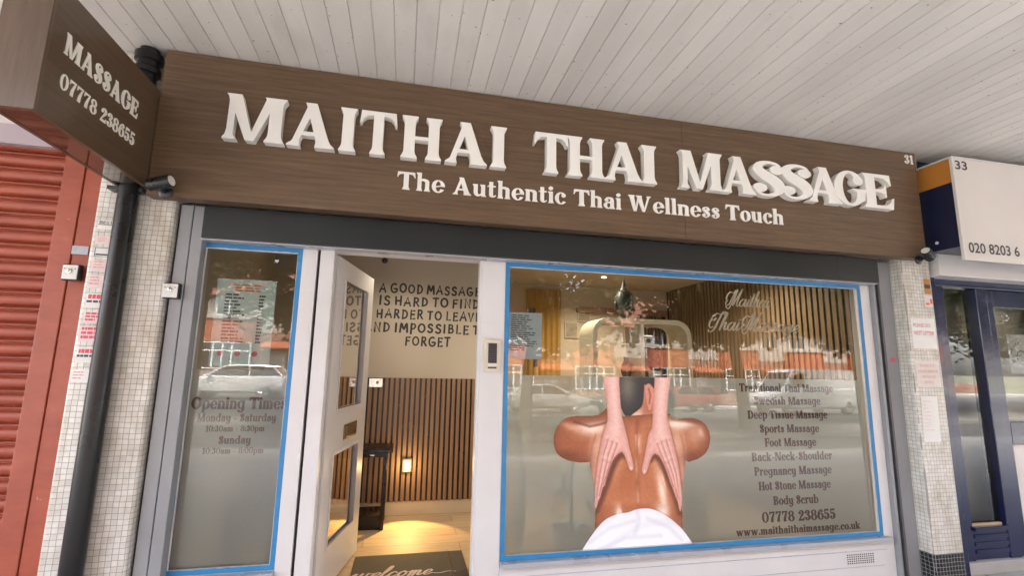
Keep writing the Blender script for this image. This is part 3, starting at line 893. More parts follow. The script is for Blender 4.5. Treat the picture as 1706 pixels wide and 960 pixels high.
# unseen upper storeys, added and raised so their shadow covers the pavement
bd = thing('upper_shade_block', 'unseen brown brick storeys added above the canopy to shade the pavement', 'building', (2.6, .35, 3.5))
mesh_obj('wall', MB().box(-8, 13.5, .35, 9, 3.53, 11.6), M['brick_shop'], bd)
mesh_obj('roof', MB().prism([(.1, 11.602), (9.2, 11.602), (4.6, 14.0)], 'x', -8.2, 13.7), M['rooftile'], bd)
for i, x in enumerate((-5.5, -1.5, 2.5, 6.5, 10.5)):
    wn = mesh_obj('window', MB().box(x, x + 1.3, .31, .348, 5, 6.4), M['upvc'], bd)
    mesh_obj('pane', MB().box(x + .08, x + 1.22, .30, .308, 5.08, 6.32), M['houseglass'], wn)
# ------------------------------------------------------------------ fascia sign
X_, Y_, Z_ = (1, 0, 0), (0, 1, 0), (0, 0, 1)
fs = thing('fascia_sign', 'long dark brown wood-grain fascia sign with raised white serif shop name', 'shop sign', (0, 0, 2.402))
mesh_obj('sign_board', MB().box(0, 5.44, 0, .085, 2.402, 3.288), M['fascia'], fs, bevel=.002, seg=1)
big = [('M', .358, .674 + .012), ('A', .700, .967), ('I', .990, 1.088), ('T', 1.104, 1.327), ('H', 1.354, 1.603), ('A', 1.626, 1.894), ('I', 1.915, 2.02),
       ('T', 2.203, 2.442), ('H', 2.433, 2.697), ('A', 2.697, 2.980), ('I', 2.971, 3.085), ('M', 3.265, 3.600), ('A', 3.594, 3.872), ('S', 3.850, 4.122), ('S', 4.091, 4.365), ('A', 4.318, 4.628), ('G', 4.560, 4.858), ('E', 4.829, 5.117)]
mesh_obj('seam', MB().box(3.318, 3.3205, -.0008, -.0002, 2.404, 3.286), M['seam'], fs)
for i, (ch, a, b) in enumerate(big):
    d = .050 + .0006 * (i % 3)
    o = mesh_obj('letter', text_mb(ch, (a, -.0006, 2.761), X_, Z_, b - a, .279 if ch not in 'SG' else .275, d), M['letter'], fs, fix=False, bevel=.0018, seg=1)
for wd, a, b in (('The', 1.342, 1.637), ('Authentic', 1.687, 2.437), ('Thai', 2.492, 2.834), ('Wellness', 2.887, 3.590), ('Touch', 3.642, 4.124)):
    mesh_obj('tagline_word', text_mb(wd, (a, -.0006, 2.571), X_, Z_, b - a, .113, .009), M['letter'], fs, fix=False)
mesh_obj('house_number', text_mb('31', (5.327, -.0006, 3.190), X_, Z_, .085, .076, .004), M['letter'], fs, fix=False)

# ------------------------------------------------------------------ projecting sign
ps = thing('projecting_sign', 'brown box sign projecting over the pavement at left with white MASSAGE lettering', 'projecting sign', (-.08, .0, 2.447))
mesh_obj('side_panel', MB().box(-.022, -.002, -.829, .0, 2.447, 3.02), M['proj_side'], ps)
mesh_obj('end_panel', MB().box(-.165, -.0005, -.85, -.8295, 2.4465, 3.021), M['proj_front'], ps)
mesh_obj('back_panel', MB().box(-.163, -.145, -.829, .08, 2.447, 3.02), M['proj_side'], ps)
mesh_obj('base_panel', MB().box(-.1445, -.0225, -.829, -.028, 2.449, 2.461), M['proj_base'], ps)
mesh_obj('top_panel', MB().box(-.1445, -.0225, -.829, -.10, 3.005, 3.018), M['proj_side'], ps)
mesh_obj('lettering', text_mb('MASSAGE', (-.0018, -.752, 2.752), Y_, Z_, .565, .094, .004), M['letter2'], ps, fix=False)
mesh_obj('phone_number', text_mb('07778 238655', (-.0018, -.744, 2.603), Y_, Z_, .565, .068, .003), M['letter2'], ps, fix=False)

# ------------------------------------------------------------------ drainpipe in front of the tiled pillar
dp = thing('drainpipe', 'black painted cast iron drainpipe running down the left tiled pillar', 'drainpipe', (-.097, .030, 0))
mesh_obj('pipe', MB().tube([(-.097, .030, 0), (-.097, .030, 3.285)], .049, 22), M['blackpaint'], dp, smooth=True)
mesh_obj('collar', MB().lathe([(.05, 0), (.066, .004), (.066, .035), (.056, .045), (.056, .075), (.070, .082), (.070, .125), (.05, .13)], (-.097, .030, 3.128), 22), M['blackpaint'], dp, smooth=True)
mesh_obj('black_strip', MB().box(-.20, -.03, .02, .084, 2.425, 2.446), M['black'], dp)  # plain black strip across the pipe, right under the projecting sign

# ------------------------------------------------------------------ tiled pillars
def pillar_mb(x0, x1, y0, y1, z0, z1, r=.018):
    pts = [(x0, y1), (x0, y0 + r)]
    for k in range(1, 5):
        a = math.radians(180 + 90 * k / 5)
        pts.append((x0 + r + r * math.cos(a), y0 + r + r * math.sin(a)))
    pts += [(x0 + r, y0), (x1 - r, y0)]
    for k in range(1, 5):
        a = math.radians(270 + 90 * k / 5)
        pts.append((x1 - r + r * math.cos(a), y0 + r + r * math.sin(a)))
    pts += [(x1, y0 + r), (x1, y1)]
    return MB().prism(pts, 'z', z0, z1)
pl = thing('tiled_pillar', 'cream mosaic tiled pillar behind the black drainpipe', 'pillar', (-.055, .3, 0), 'tiled pillars between the shops')
mesh_obj('shaft', pillar_mb(-.275, .112, .085, .5, .22, 3.29), M['tile'], pl, smooth=True)
mesh_obj('plinth', pillar_mb(-.277, .114, .083, .5, 0, .218), M['tile_black'], pl, smooth=True)
pr = thing('tiled_pillar', 'cream mosaic tiled pillar with pinned paper notices and black tiled foot', 'pillar', (5.43, .3, 0), 'tiled pillars between the shops')
mesh_obj('shaft', pillar_mb(5.29, 5.578, .088, .5, .203, 3.29), M['tile'], pr, smooth=True)
mesh_obj('plinth', pillar_mb(5.288, 5.580, .086, .5, 0, .2015), M['tile_black'], pr, smooth=True)

# ------------------------------------------------------------------ our shopfront
FY = .2          # face of the frame
GY = .232        # left pane
TLT = math.tan(R(1.0))
def GR(z):       # the big pane leans in very slightly
    return .226 + (z - .33) * TLT
sf = thing('shopfront', 'pale grey aluminium shopfront with blue-taped windows and an open glazed door', 'shopfront', (2.6, .2, 0))
P = lambda n, mb, m, par=None, **k: mesh_obj(n, mb, m, par or sf, **k)
P('shutter_guide', MB().box(.128, .193, .128, .21, 0, 2.40), M['grey_alu'], bevel=.004)
P('shutter_guide', MB().box(.196, .256, .132, .21, 0, 2.40), M['grey_alu'], bevel=.004)
P('seal', MB().box(.1135, .127, .15, .21, 0, 2.40), M['dark_alu'])
P('stile', MB().box(.232, .2495, .2, .29, 0, 2.17), M['white_alu'])
P('mullion', MB().box(.797, .884, .197, .29, .02, 2.20), M['white_alu'], bevel=.003)
P('seal', MB().box(.8845, .9015, .225, .29, .02, 2.20), M['dark_alu'])
P('door_jamb', MB().box(.902, .985, .192, .30, .02, 2.20), M['white_alu'], bevel=.003)
P('door_post', MB().box(1.921, 2.080, .196, .27, .02, 2.20), M['white_alu'], bevel=.003)
P('door_post_bead', MB().box(1.907, 1.9205, .204, .27, .02, 2.20), M['white_alu'])
P('stile', MB().box(4.985, 5.073, .198, .30, .0, 2.20), M['white_alu'], bevel=.003)
P('shutter_guide', MB().box(5.0745, 5.098, .165, .26, 0, 2.40), M['grey_alu'], bevel=.003)
P('seal', MB().box(5.099, 5.128, .185, .26, 0, 2.40), M['guide_dark'])
P('shutter_guide', MB().box(5.129, 5.146, .165, .26, 0, 2.40), M['guide_dark'], bevel=.003)
P('shutter_guide', MB().box(5.147, 5.2885, .19, .26, 0, 2.40), M['grey_alu'], bevel=.003)
P('head_rail', MB().box(.257, 5.073, .196, .32, 2.2015, 2.26), M['white_alu'], bevel=.003)
P('head_lip', MB().box(.257, 5.06, .110, .1955, 2.196, 2.203), M['sill'])
# rolled shutter box
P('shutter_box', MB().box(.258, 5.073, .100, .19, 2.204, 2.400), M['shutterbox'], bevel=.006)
P('label', MB().box(5.205, 5.255, .1885, .1895, 1.595, 1.625), M['ink_pink'])
P('shutter_seam', MB().box(4.69, 4.705, .0985, .1, 2.21, 2.395), M['dark_alu'])
# under the windows
P('sill', MB().box(.262, .796, .155, .285, .315, .346), M['sill'], bevel=.003)
P('sill', MB().box(2.081, 5.02, .152, .285, .283, .312), M['sill'], bevel=.004)
P('stall_riser', MB().box(.262, .796, .192, .285, 0, .314), M['white_alu'])
sr = P('stall_riser', MB().box(2.081, 4.984, .184, .285, 0, .282), M['white_alu'])
P('trim', MB().box(2.081, 4.984, .1815, .1838, .224, .2275), M['sill'], sr)
P('trim', MB().box(3.6, 4.95, .1815, .1838, .118, .1205), M['sill'], sr)
vg = MB().box(4.612, 4.868, .1805, .1838, .136, .213)
P('vent_plate', vg, M['white_alu'], sr)
vh = MB()
for i in range(13):
    for k in range(5):
        x, z = 4.624 + i * .0185, .144 + k * .0142
        vh.box(x, x + .0105, .1795, .1803, z, z + .0075)
P('vent_slots', vh, M['dark_alu'], sr)

# windows: pane > film, tape, lettering
def pane(x0, x1, z0, z1, yf, m, name='window'):
    return P(name, MB().add([(x0, yf(z0), z0), (x1, yf(z0), z0), (x1, yf(z1), z1), (x0, yf(z1), z1)], [(0, 1, 2, 3)]), m, fix=False)
FL = lambda z: GY
wl = pane(.25, .80, .346, 2.2, FL, M['glass'])
wr = pane(2.081, 4.984, .312, 2.2, GR, M['glass'])
ZF = 1.445
def film(w, x0, x1, z0, z1, yf):
    mesh_obj('frosted_film', MB().add([(x0, yf(z0) + .004, z0), (x1, yf(z0) + .004, z0), (x1, yf(z1) + .004, z1), (x0, yf(z1) + .004, z1)], [(0, 1, 2, 3)]), M['frost'], w, fix=False)
film(wl, .252, .775, .37, ZF + .008, FL)
film(wr, 2.105, 4.95, .335, ZF, GR)
def tape(w, x0, x1, z0, z1, tw, y):
    rnd = random.Random(int(x0 * 100))
    mb = MB()
    def strip(pa, pb, inx, inz):
        n = 26
        row0, row1 = [], []
        for i in range(n + 1):
            t = i / n
            x, z = pa[0] + (pb[0] - pa[0]) * t, pa[1] + (pb[1] - pa[1]) * t
            j = rnd.uniform(-.0016, .0016)
            row0.append((x, y, z))
            row1.append((x + inx * (tw + j), y + .0008 * rnd.random(), z + inz * (tw + j)))
        mb.grid([row0, row1])
    strip((x0, z1), (x1, z1), 0, -1)
    strip((x0, z0), (x1, z0), 0, 1)
    strip((x0, z0 + tw), (x0, z1 - tw), 1, 0)
    strip((x1, z0 + tw), (x1, z1 - tw), -1, 0)
    mesh_obj('masking_tape', mb, M['tape'], w, fix=False)
# glazing bead the tape sits on, in front of the panes
for (x0, x1, z0, z1, yb) in ((.250, .797, .346, 2.2, .203), (2.080, 4.985, .312, 2.2, .203)):
    b = MB().box(x0, x1, yb, yb + .02, z1 - .034, z1).box(x0, x1, yb, yb + .02, z0, z0 + .03)
    b.box(x0, x0 + (.008 if x0 < 1 else .024), yb, yb + .02, z0 + .03, z1 - .034).box(x1 - .03, x1, yb, yb + .02, z0 + .03, z1 - .034)
    P('glazing_bead', b, M['white_alu'])
tape(wl, .230, .797, .350, 2.197, .027, .1985)
tape(wr, 2.0815, 4.983, .314, 2.1985, .030, .1965)

def wtext(w, t, x0, x1, z, ch, yf, m, **k):
    y = yf(z) + .0015
    tl = TLT if yf is GR else 0
    mesh_obj('lettering', text_mb(t, (x0, y, z), X_, (0, tl, 1), x1 - x0, ch, .0004, **(k or dict(bold=.028))), m, w, fix=False)
for t, a, b, z, h in (('Opening Times', .268, .770, 1.226, .066), ('Monday - Saturday', .307, .722, 1.155, .044), ('10:30am - 8:30pm', .356, .666, 1.099, .033), ('Sunday', .431, .597, 1.030, .044), ('10:30am - 8:00pm', .352, .672, .976, .033)):
    wtext(wl, t, a, b, z, h, FL, M['brown_vinyl'])
for t, a, b, z in (('Traditional Thai Massage', 3.865, 4.692, 1.350), ('Swedish Massage', 3.985, 4.567, 1.256), ('Deep Tissue Massage', 3.923, 4.617, 1.155), ('Sports Massage', 4.017, 4.531, 1.055), ('Foot Massage', 4.050, 4.494, .957), ('Back-Neck-Shoulder', 3.932, 4.624, .858), ('Pregnancy Massage', 3.945, 4.608, .758), ('Hot Stone Massage', 3.973, 4.587, .657), ('Body Scrub', 4.085, 4.466, .555)):
    wtext(wr, t, a, b, z, .058, GR, M['brown_vinyl'])
wtext(wr, '07778 238655', 3.982, 4.602, .440, .070, GR, M['brown_vinyl'])
wtext(wr, 'www.maithaithaimassage.co.uk', 3.767, 4.811, .362, .050, GR, M['brown_vinyl'])
sk = dict(font='script', slant=.34, track=.005, wgt=.102, space=.34)
wtext(wr, 'Maithai', 3.79, 4.20, 1.985, .130, GR, M['gold_vinyl'], **sk)
wtext(wr, 'Thai Massage', 3.632, 4.440, 1.800, .138, GR, M['gold_vinyl'], **sk)

# the door, hinged at the left jamb and swung inwards
HX, HY, DA = 1.0, .302, R(78.8)
dd = Vector((math.cos(DA), math.sin(DA), 0))
dn = Vector((math.sin(DA), -math.cos(DA), 0))     # outer face normal
def D(u, t, z):
    return Vector((HX, HY, 0)) + dd * u + dn * t + Vector((0, 0, z))
def dbox(u0, u1, t0, t1, z0, z1, mb=None):
    return (mb or MB()).obox(D(u0, t0, z0), dd * (u1 - u0), Vector((0, 0, z1 - z0)), dn * (t1 - t0))
dm = MB()
dbox(.0, .150, -.044, 0, .10, 2.19, dm)
dbox(.715, .866, -.044, 0, .10, 2.19, dm)
dbox(.150, .715, -.044, 0, 2.07, 2.19, dm)
dbox(.150, .715, -.044, 0, .93, 1.185, dm)
dbox(.150, .715, -.044, 0, .10, .342, dm)
dr = P('door', dm, M['door'])
for z0, z1, in ((.342, .93), (1.185, 2.07)):
    bd_ = MB()
    dbox(.150, .715, -.002, .007, z1 - .016, z1, bd_)
    dbox(.150, .715, -.002, .007, z0, z0 + .016, bd_)
    dbox(.150, .165, -.002, .007, z0 + .016, z1 - .016, bd_)
    dbox(.700, .715, -.002, .007, z0 + .016, z1 - .016, bd_)
    mesh_obj('glazing_bead', bd_, M['door'], dr)
    q = [D(.16, -.02, z0 + .01), D(.705, -.02, z0 + .01), D(.705, -.02, z1 - .01), D(.16, -.02, z1 - .01)]
    mesh_obj('glass', MB().add(q, [(0, 1, 2, 3)]), M['glass_door'], dr, fix=False)
mesh_obj('letter_plate', dbox(.345, .617, .001, .010, .985, 1.085).obox(D(.36, .0102, .998), dd * .242, Vector((0, 0, .074)), dn * .005), M['brass'], dr, bevel=.003)
lk = MB()
dbox(.8665, .872, -.040, -.004, 1.24, 1.50, lk)
mesh_obj('lock_plate', lk, M['white_plastic'], dr)
mesh_obj('latch', MB().box(1.176, 1.288, 1.16, 1.20, 1.312, 1.388), M['chrome'], dr, bevel=.006)
mesh_obj('latch_knob', MB().lathe([(.0, 0), (.012, .001), (.012, .012), (.0, .014)], (1.245, 1.146, 1.352), 12, 'y'), M['brass'], dr)

# ------------------------------------------------------------------ small things fixed on the front
def spotlight(x, z, ex, ez, label):
    """black tube spot on a round base, on the lower edge of the sign"""
    t = thing('spotlight', label, 'spotlight', (x, 0, z), 'black spotlights on the fascia sign')
    mesh_obj('base', MB().lathe([(.034, -.0015), (.036, -.012), (.026, -.020)], (x, 0, z - .028), 20, 'y'), M['black'], t, smooth=True)
    mesh_obj('stem', MB().tube([(x, -.018, z - .028), (x, -.045, z - .02)], .012, 10), M['black'], t, smooth=True)
    a = Vector((x - ex * .062, -.062 - .004, z - ez * .062))
    b = Vector((x + ex * .062, -.092, z + ez * .062))
    d = (b - a).normalized()
    bd2 = mesh_obj('tube', MB().tube([a, a + d * .004, b - d * .003, b], [.031, .035, .036, .034], 24), M['black'], t, smooth=True)
    mesh_obj('lens', MB().tube([b + d * .0004, b + d * .0022], [.028, .0275], 24), M['spot_off'], bd2)
spotlight(.100, 2.450, .93, .22, 'black tube spotlight beside the projecting sign, aimed right')
spotlight(5.345, 2.415, -.62, .42, 'black tube spotlight under the number 31, aimed left')

def keyswitch(x0, x1, z0, z1, y, label):
    t = thing('key_switch', label, 'switch', ((x0 + x1) / 2, y, z0))
    mesh_obj('housing', MB().box(x0 - .001, x1 + .001, y - .036, y, z0 - .001, z1 + .001), M['black'], t, bevel=.004)
    f = mesh_obj('face_plate', MB().box(x0 + .004, x1 - .004, y - .043, y - .0365, z0 + .004, z1 - .004), M['white_plastic'], t, bevel=.004)
    cx, cz = (x0 + x1) / 2, (z0 + z1) / 2
    mesh_obj('key_barrel', MB().lathe([(.0135, -.0435), (.0135, -.049), (.010, -.051)], (cx, y, cz + .006), 16, 'y'), M['chrome'], f, smooth=True)
    mesh_obj('key_slot', MB().box(cx - .0015, cx + .0015, y - .0522, y - .0512, cz - .002, cz + .014), M['black'], f)
    for sx in (-1, 1):
        mesh_obj('screw', MB().lathe([(.003, -.0432), (.003, -.0445)], (cx + sx * .025, y, cz + .018), 8, 'y'), M['black'], f)
keyswitch(.101, .186, 1.842, 1.928, .128, 'white square key switch on the grey shutter guide by the left window')
keyswitch(-.385, -.306, 1.918, 2.004, .128, 'white square key switch in a black box on the red shutter frame')

kp = thing('intercom', 'cream and black door intercom panel on the pale door post', 'intercom', (2.0, .196, 1.46))
mesh_obj('cover', MB().box(1.949, 2.056, .176, .1955, 1.462, 1.672), M['skirting'], kp, bevel=.004)
mesh_obj('speaker_grille', MB().box(1.973, 2.030, .172, .1758, 1.520, 1.648), M['ink'], kp)
lv = MB()
for i in range(11):
    z = 1.525 + i * .0113
    lv.box(1.976, 2.027, .1695, .1718, z, z + .0055)
mesh_obj('louvres', lv, M['black'], kp)
mesh_obj('call_button', MB().box(1.973, 2.030, .1705, .1758, 1.498, 1.516), M['white_plastic'], kp, bevel=.002)
mesh_obj('slot', MB().box(1.973, 2.030, .1735, .1758, 1.486, 1.4955), M['black'], kp)

# ------------------------------------------------------------------ papers
def bars(mb, x0, x1, z0, z1, y, n, rnd, fill=(.5, .95), th=.45, align='l'):
    dz = (z1 - z0) / n
    for i in range(n):
        L = (x1 - x0) * rnd.uniform(*fill)
        a = x0 if align == 'l' else (x0 + x1 - L) / 2
        z = z1 - (i + 1) * dz
        while L > 0:
            wl_ = min(L, rnd.uniform(.15, .4) * (x1 - x0))
            mb.add([(a, y, z + dz * (1 - th)), (a + wl_ * .86, y, z + dz * (1 - th)), (a + wl_ * .86, y, z + dz), (a, y, z + dz)], [(0, 1, 2, 3)])
            a += wl_
            L -= wl_
    return mb
def paper(name, label, cat, x0, x1, z0, z1, y, m, group=None, skew=0.0, curl=.003):
    n = 6
    rows = []
    for i in range(n + 1):
        z = z0 + (z1 - z0) * i / n
        rows.append([(x0 + (x1 - x0) * k / n + skew * (z - z0), y - curl * abs(math.sin(3 * k / n + 2 * i / n)) * (.3 + (i == 0 or i == n) * .7), z) for k in range(n + 1)])
    mb = MB().grid(rows)
    return tag(mesh_obj(name, mb, m, loc=((x0 + x1) / 2, y, z0), smooth='all', fix=False), label, cat, group)
rnd = random.Random(3)
pm = paper('price_list', 'tall pale price list hanging inside the left window', 'price list', .318, .650, 1.470, 1.995, .262, M['paper_menu'])
mesh_obj('print', bars(bars(MB(), .37, .52, 1.60, 1.905, .2555, 15, rnd, (.4, .9), .5), .56, .60, 1.60, 1.90, .2555, 15, rnd, (.6, .9), .5), M['ink_black'], pm, fix=False)
mesh_obj('heading', bars(MB(), .38, .60, 1.912, 1.965, .2555, 3, rnd, (.6, .95), .5, 'c'), M['ink_orange'], pm, fix=False)
for x in (.375, .47, .565):
    mesh_obj('red_dot', MB().add([(x + .016 * math.cos(t * PI / 6), .2552, 1.545 + .016 * math.sin(t * PI / 6)) for t in range(12)], [tuple(range(12))]), M['ink_pink'], pm, fix=False)  # plain red dots in a row low on the list
pb = paper('notice', 'small pale blue printed notice taped inside the big window near the door post', 'notice', 2.118, 2.358, 1.553, 1.868, .266, M['paper_blue'])
mesh_obj('print', bars(MB(), 2.14, 2.33, 1.60, 1.85, .2605, 17, rnd, (.5, 1), .4), M['ink'], pb, fix=False)
for q in ((2.098, 2.117, 1.82, 1.87), (2.100, 2.117, 1.56, 1.60), (2.26, 2.31, 1.869, 1.90), (2.30, 2.33, 1.50, 1.552)):
    mesh_obj('tape_tab', MB().box(q[0], q[1], .262, .264, q[2], q[3]), M['black'], pb)

n1 = paper('notice', 'paper notice in pink letters PLEASE DO NOT LITTER on the right tiled pillar', 'notice', 5.318, 5.553, 1.700, 1.940, .0865, M['paper'], curl=.0)
mesh_obj('print', sans_mb('PLEASE DO', (5.338, .0862, 1.868), X_, Z_, .165, .030).add(*(lambda q: (q.v, q.f))(sans_mb('NOT LITTER', (5.340, .0862, 1.806), X_, Z_, .195, .032))), M['ink_pink'], n1, fix=False)
n2 = paper('notice', 'faded paper notice of four pale pink lines below the litter notice', 'notice', 5.316, 5.545, 1.404, 1.604, .0865, M['paper_old'], curl=.0)
tm = MB()
for i, (t, a, w) in enumerate((('PLEASE PUT', 5.358, .145), ('YOUR RUBBISH IN', 5.335, .19), ('THE PLACES', 5.36, .14), ('BEHIND', 5.388, .085))):
    q = sans_mb(t, (a, .0862, 1.556 - i * .042), X_, Z_, w, .022)
    tm.add(q.v, q.f)
mesh_obj('print', tm, M['ink_faint'], n2, fix=False)
n3 = paper('notice', 'blank crumpled white sheet stuck lowest on the right tiled pillar', 'notice', 5.318, 5.478, .995, 1.335, .0862, M['paper'], skew=.03, curl=.004)
mesh_obj('print', bars(MB(), 5.335, 5.46, 1.06, 1.30, .081, 9, rnd, (.3, .8), .25), M['paper_pink'], n3, fix=False)
s1 = paper('sticker', 'torn brown and yellow sticker strip near the top of the right tiled pillar', 'sticker', 5.492, 5.556, 2.14, 2.262, .0868, M['orange'], curl=.0)
mesh_obj('torn_layer', MB().box(5.495, 5.553, .0855, .0862, 2.185, 2.215), M['ink'], s1)
s2 = paper('sticker', 'small torn pink and white sticker just above the litter notice', 'sticker', 5.482, 5.562, 2.035, 2.125, .0868, M['paper_pink'], curl=.0)
mesh_obj('torn_layer', MB().box(5.49, 5.525, .0855, .0862, 2.05, 2.066).box(5.535, 5.558, .0855, .0862, 2.06, 2.10), M['ink_orange'], s2)

fl = [(-.250, 2.210, 2.262, 'paper', 'white flyer headed BEST, topmost on the left tiled pillar', 'BEST'),
      (-.249, 2.125, 2.168, 'paper_pink', 'small pink flyer just above the black bordered flyer', None),
      (-.246, 2.050, 2.108, 'paper', 'white flyer with a black border beside the drainpipe', 'BOX'),
      (-.250, 1.972, 2.036, 'paper_pink', 'pale pink flyer just below the black bordered flyer', None),
      (-.256, 1.880, 1.950, 'paper_pink', 'wide faded pink flyer level with the key switches', None),
      (-.250, 1.770, 1.850, 'paper', 'white flyer with red capitals and a grey line, upper of two alike', 'RED'),
      (-.246, 1.688, 1.752, 'paper_pink', 'pink flyer blotched with red, mid way down the left pillar', 'BLOT'),
      (-.254, 1.590, 1.672, 'paper_pink', 'white and crimson flyer below the blotched pink flyer', 'BLOT'),
      (-.254, 1.478, 1.556, 'paper', 'white flyer with red capitals and a grey line, lower of two alike', 'RED'),
      (-.262, 1.375, 1.440, 'paper', 'plain white torn flyer lowest on the left tiled pillar', None)]
for x, z0, z1, m, lb, kind in fl:
    p_ = paper('flyer', lb, 'flyer', x, x + rnd.uniform(.085, .10), z0, z1, .0838, M[m], 'flyers pasted on the left pillar', skew=rnd.uniform(-.06, .06), curl=.0)
    y = .0832
    if kind == 'BEST':
        mesh_obj('print', sans_mb('BEST', (x + .008, y, z1 - .022), X_, Z_, .066, .017), M['ink_black'], p_, fix=False)
        mesh_obj('rule', MB().box(x + .002, x + .08, y - .0003, y, z0 + .024, z0 + .027), M['ink_black'], p_)
    elif kind == 'BOX':
        mesh_obj('border', MB().box(x + .002, x + .08, y - .0004, y, z1 - .006, z1 - .003).box(x + .002, x + .08, y - .0004, y, z0 + .003, z0 + .006).box(x + .002, x + .005, y - .0004, y, z0 + .006, z1 - .006).box(x + .008, x + .08, y - .0004, y, z0 + .012, z0 + .020), M['ink_black'], p_)
    elif kind == 'RED':
        mesh_obj('print', bars(MB(), x + .01, x + .085, z0 + .045, z1 - .006, y, 1, rnd, (.9, .95), .8), M['ink_pink'], p_, fix=False)
        mesh_obj('rule', bars(MB(), x + .005, x + .085, z0 + .022, z0 + .042, y, 1, rnd, (.9, .95), .6), M['ink'], p_, fix=False)
    elif kind == 'BLOT':
        mesh_obj('print', bars(MB(), x + .008, x + .085, z0 + .008, z1 - .006, y, 3, rnd, (.6, .95), .62), M['ink_pink'], p_, fix=False)
    else:
        mesh_obj('print', bars(MB(), x + .01, x + .08, z0 + .01, z1 - .008, y, 3, rnd, (.5, .9), .4), M['ink_faint'], p_, fix=False)
# ------------------------------------------------------------------ shop on the left: red roller shutter
rs = thing('roller_shutter', 'closed rust red roller shutter of the shop at far left', 'roller shutter', (-1.6, .2, 0))
prof = []
pt = .0885
for k in range(31):
    z = k * pt
    for dz, dy in ((0, .03), (.011, .03), (.0115, -.003), (.020, -.012), (.038, -.019), (.056, -.015), (.066, -.006), (.0665, .012), (.076, .012), (.0765, .002), (.088, .004)):
        prof.append((z + dz, .2 + dy))
mesh_obj('curtain', MB().grid([[(-3.2, y, z) for z, y in prof], [(-.480, y, z) for z, y in prof]]), M['red_paint'], rs, smooth='all', fix=False)
mesh_obj('guide_rail', MB().box(-.490, -.387, .140, .26, 0, 2.66), M['red_paint'], rs, bevel=.004)
mesh_obj('guide_rail', MB().box(-.3845, -.286, .146, .26, 0, 2.66), M['red_paint'], rs, bevel=.004)
mesh_obj('name_plate', MB().box(-.384, -.306, .137, .1395, 2.070, 2.118), M['sill'], rs)
lf = thing('fascia_sign', 'pale lilac fascia panel with cream top above the red roller shutter', 'shop sign', (-1.8, .1, 2.66))
M['lilac'] = plain('pale_lilac_panel', (.40, .34, .38), .45, .04, 3)
mesh_obj('lower_panel', MB().box(-3.3, -.276, .10, .135, 2.662, 2.775), M['lilac'], lf)
mesh_obj('upper_panel', MB().box(-3.3, -.276, .105, .135, 2.776, 3.29), M['white_box'], lf)

# ------------------------------------------------------------------ shop on the right: navy front
nf = thing('shopfront', 'glossy navy blue painted shopfront beside the tiled pillar at far right', 'shopfront', (7, .2, 0))
Q = lambda n, mb, m, par=None, **k: mesh_obj(n, mb, m, par or nf, **k)
Q('post', MB().box(5.582, 5.70, .150, .30, 0, 2.60), M['navy'], bevel=.006)
Q('post', MB().box(5.7005, 5.826, .19, .30, .0, 2.30), M['navy'], bevel=.005)
Q('head_rail', MB().box(5.7005, 9.0, .185, .30, 2.235, 2.34), M['navy'], bevel=.005)
Q('mullion', MB().box(6.185, 6.30, .192, .30, .02, 2.234), M['navy'], bevel=.005)
Q('sill', MB().box(5.827, 6.184, .17, .30, .305, .335), M['navy'], bevel=.005)
Q('sill_bead', MB().box(5.83, 6.15, .205, .225, .3355, .352), plain('bare_wood_bead', (.45, .33, .2), .6, .1))
Q('stall_riser', MB().box(5.827, 6.184, .20, .30, .09, .304), M['navy'], bevel=.004)
rb = MB()
for i in range(3):
    rb.box(5.84, 6.18, .190, .1995, .135 + i * .055, .165 + i * .055)
Q('ribs', rb, M['navy'], bevel=.004)
Q('threshold', MB().box(5.581, 9.0, .16, .35, .0, .088), M['kerb'], bevel=.006)
w33 = Q('window', MB().add([(5.826, .235, .335), (6.185, .235, .335), (6.185, .235, 2.235), (5.826, .235, 2.235)], [(0, 1, 2, 3)]), M['glass'], fix=False)
d33 = Q('door', MB().box(6.302, 6.385, .205, .25, .09, 2.23).box(7.05, 7.15, .205, .25, .09, 2.23).box(6.3851, 7.0499, .205, .25, 2.085, 2.23).box(6.3851, 7.0499, .205, .25, .94, 1.12).box(6.3851, 7.0499, .205, .25, .09, .30), M['navy'], bevel=.004)
mesh_obj('glass', MB().add([(6.385, .23, 1.12), (7.05, .23, 1.12), (7.05, .23, 2.085), (6.385, .23, 2.085)], [(0, 1, 2, 3)]), M['glass'], d33, fix=False)
mesh_obj('lower_panel', MB().box(6.386, 7.049, .222, .235, .301, .939), M['white_panel'], d33)
Q('wall', MB().box(7.151, 9.0, .2, .3, .09, 2.234), M['navy'])
Q('shutter_box', MB().box(5.62, 9.0, .05, .184, 2.292, 2.500), M['white_box'], bevel=.005)
Q('back_board', MB().box(5.585, 9.0, .12, .30, 2.502, 3.29), M['navy_dark'])
# shallow room behind it, back wall pulled up to the glass to catch daylight
rm33 = thing('shop_interior', 'pale shallow room behind the navy shopfront glass, back wall brought forward for daylight', 'room', (7, 1.5, 0))
M['room33'] = plain('pale_olive_wall', (.50, .48, .38), .8, .04)
mesh_obj('back_wall', MB().box(5.585, 9.0, .46, .56, .02, 2.6), M['room33'], rm33)
mesh_obj('side_wall', MB().box(5.585, 5.66, .301, .459, .02, 2.6), M['room33'], rm33)
mesh_obj('side_wall', MB().box(8.95, 9.0, .301, .459, .02, 2.6), M['room33'], rm33)
mesh_obj('ceiling', MB().box(5.66, 8.95, .301, .459, 2.50, 2.55), M['room33'], rm33)
mesh_obj('floor', MB().box(5.66, 8.95, .351, .459, .0205, .06), M['kerb'], rm33)
p33 = paper('poster', 'white poster with a ring of black letters inside the navy shop door', 'poster', 6.545, 6.80, 1.52, 1.86, .245, M['paper'], curl=0)
rg = MB()
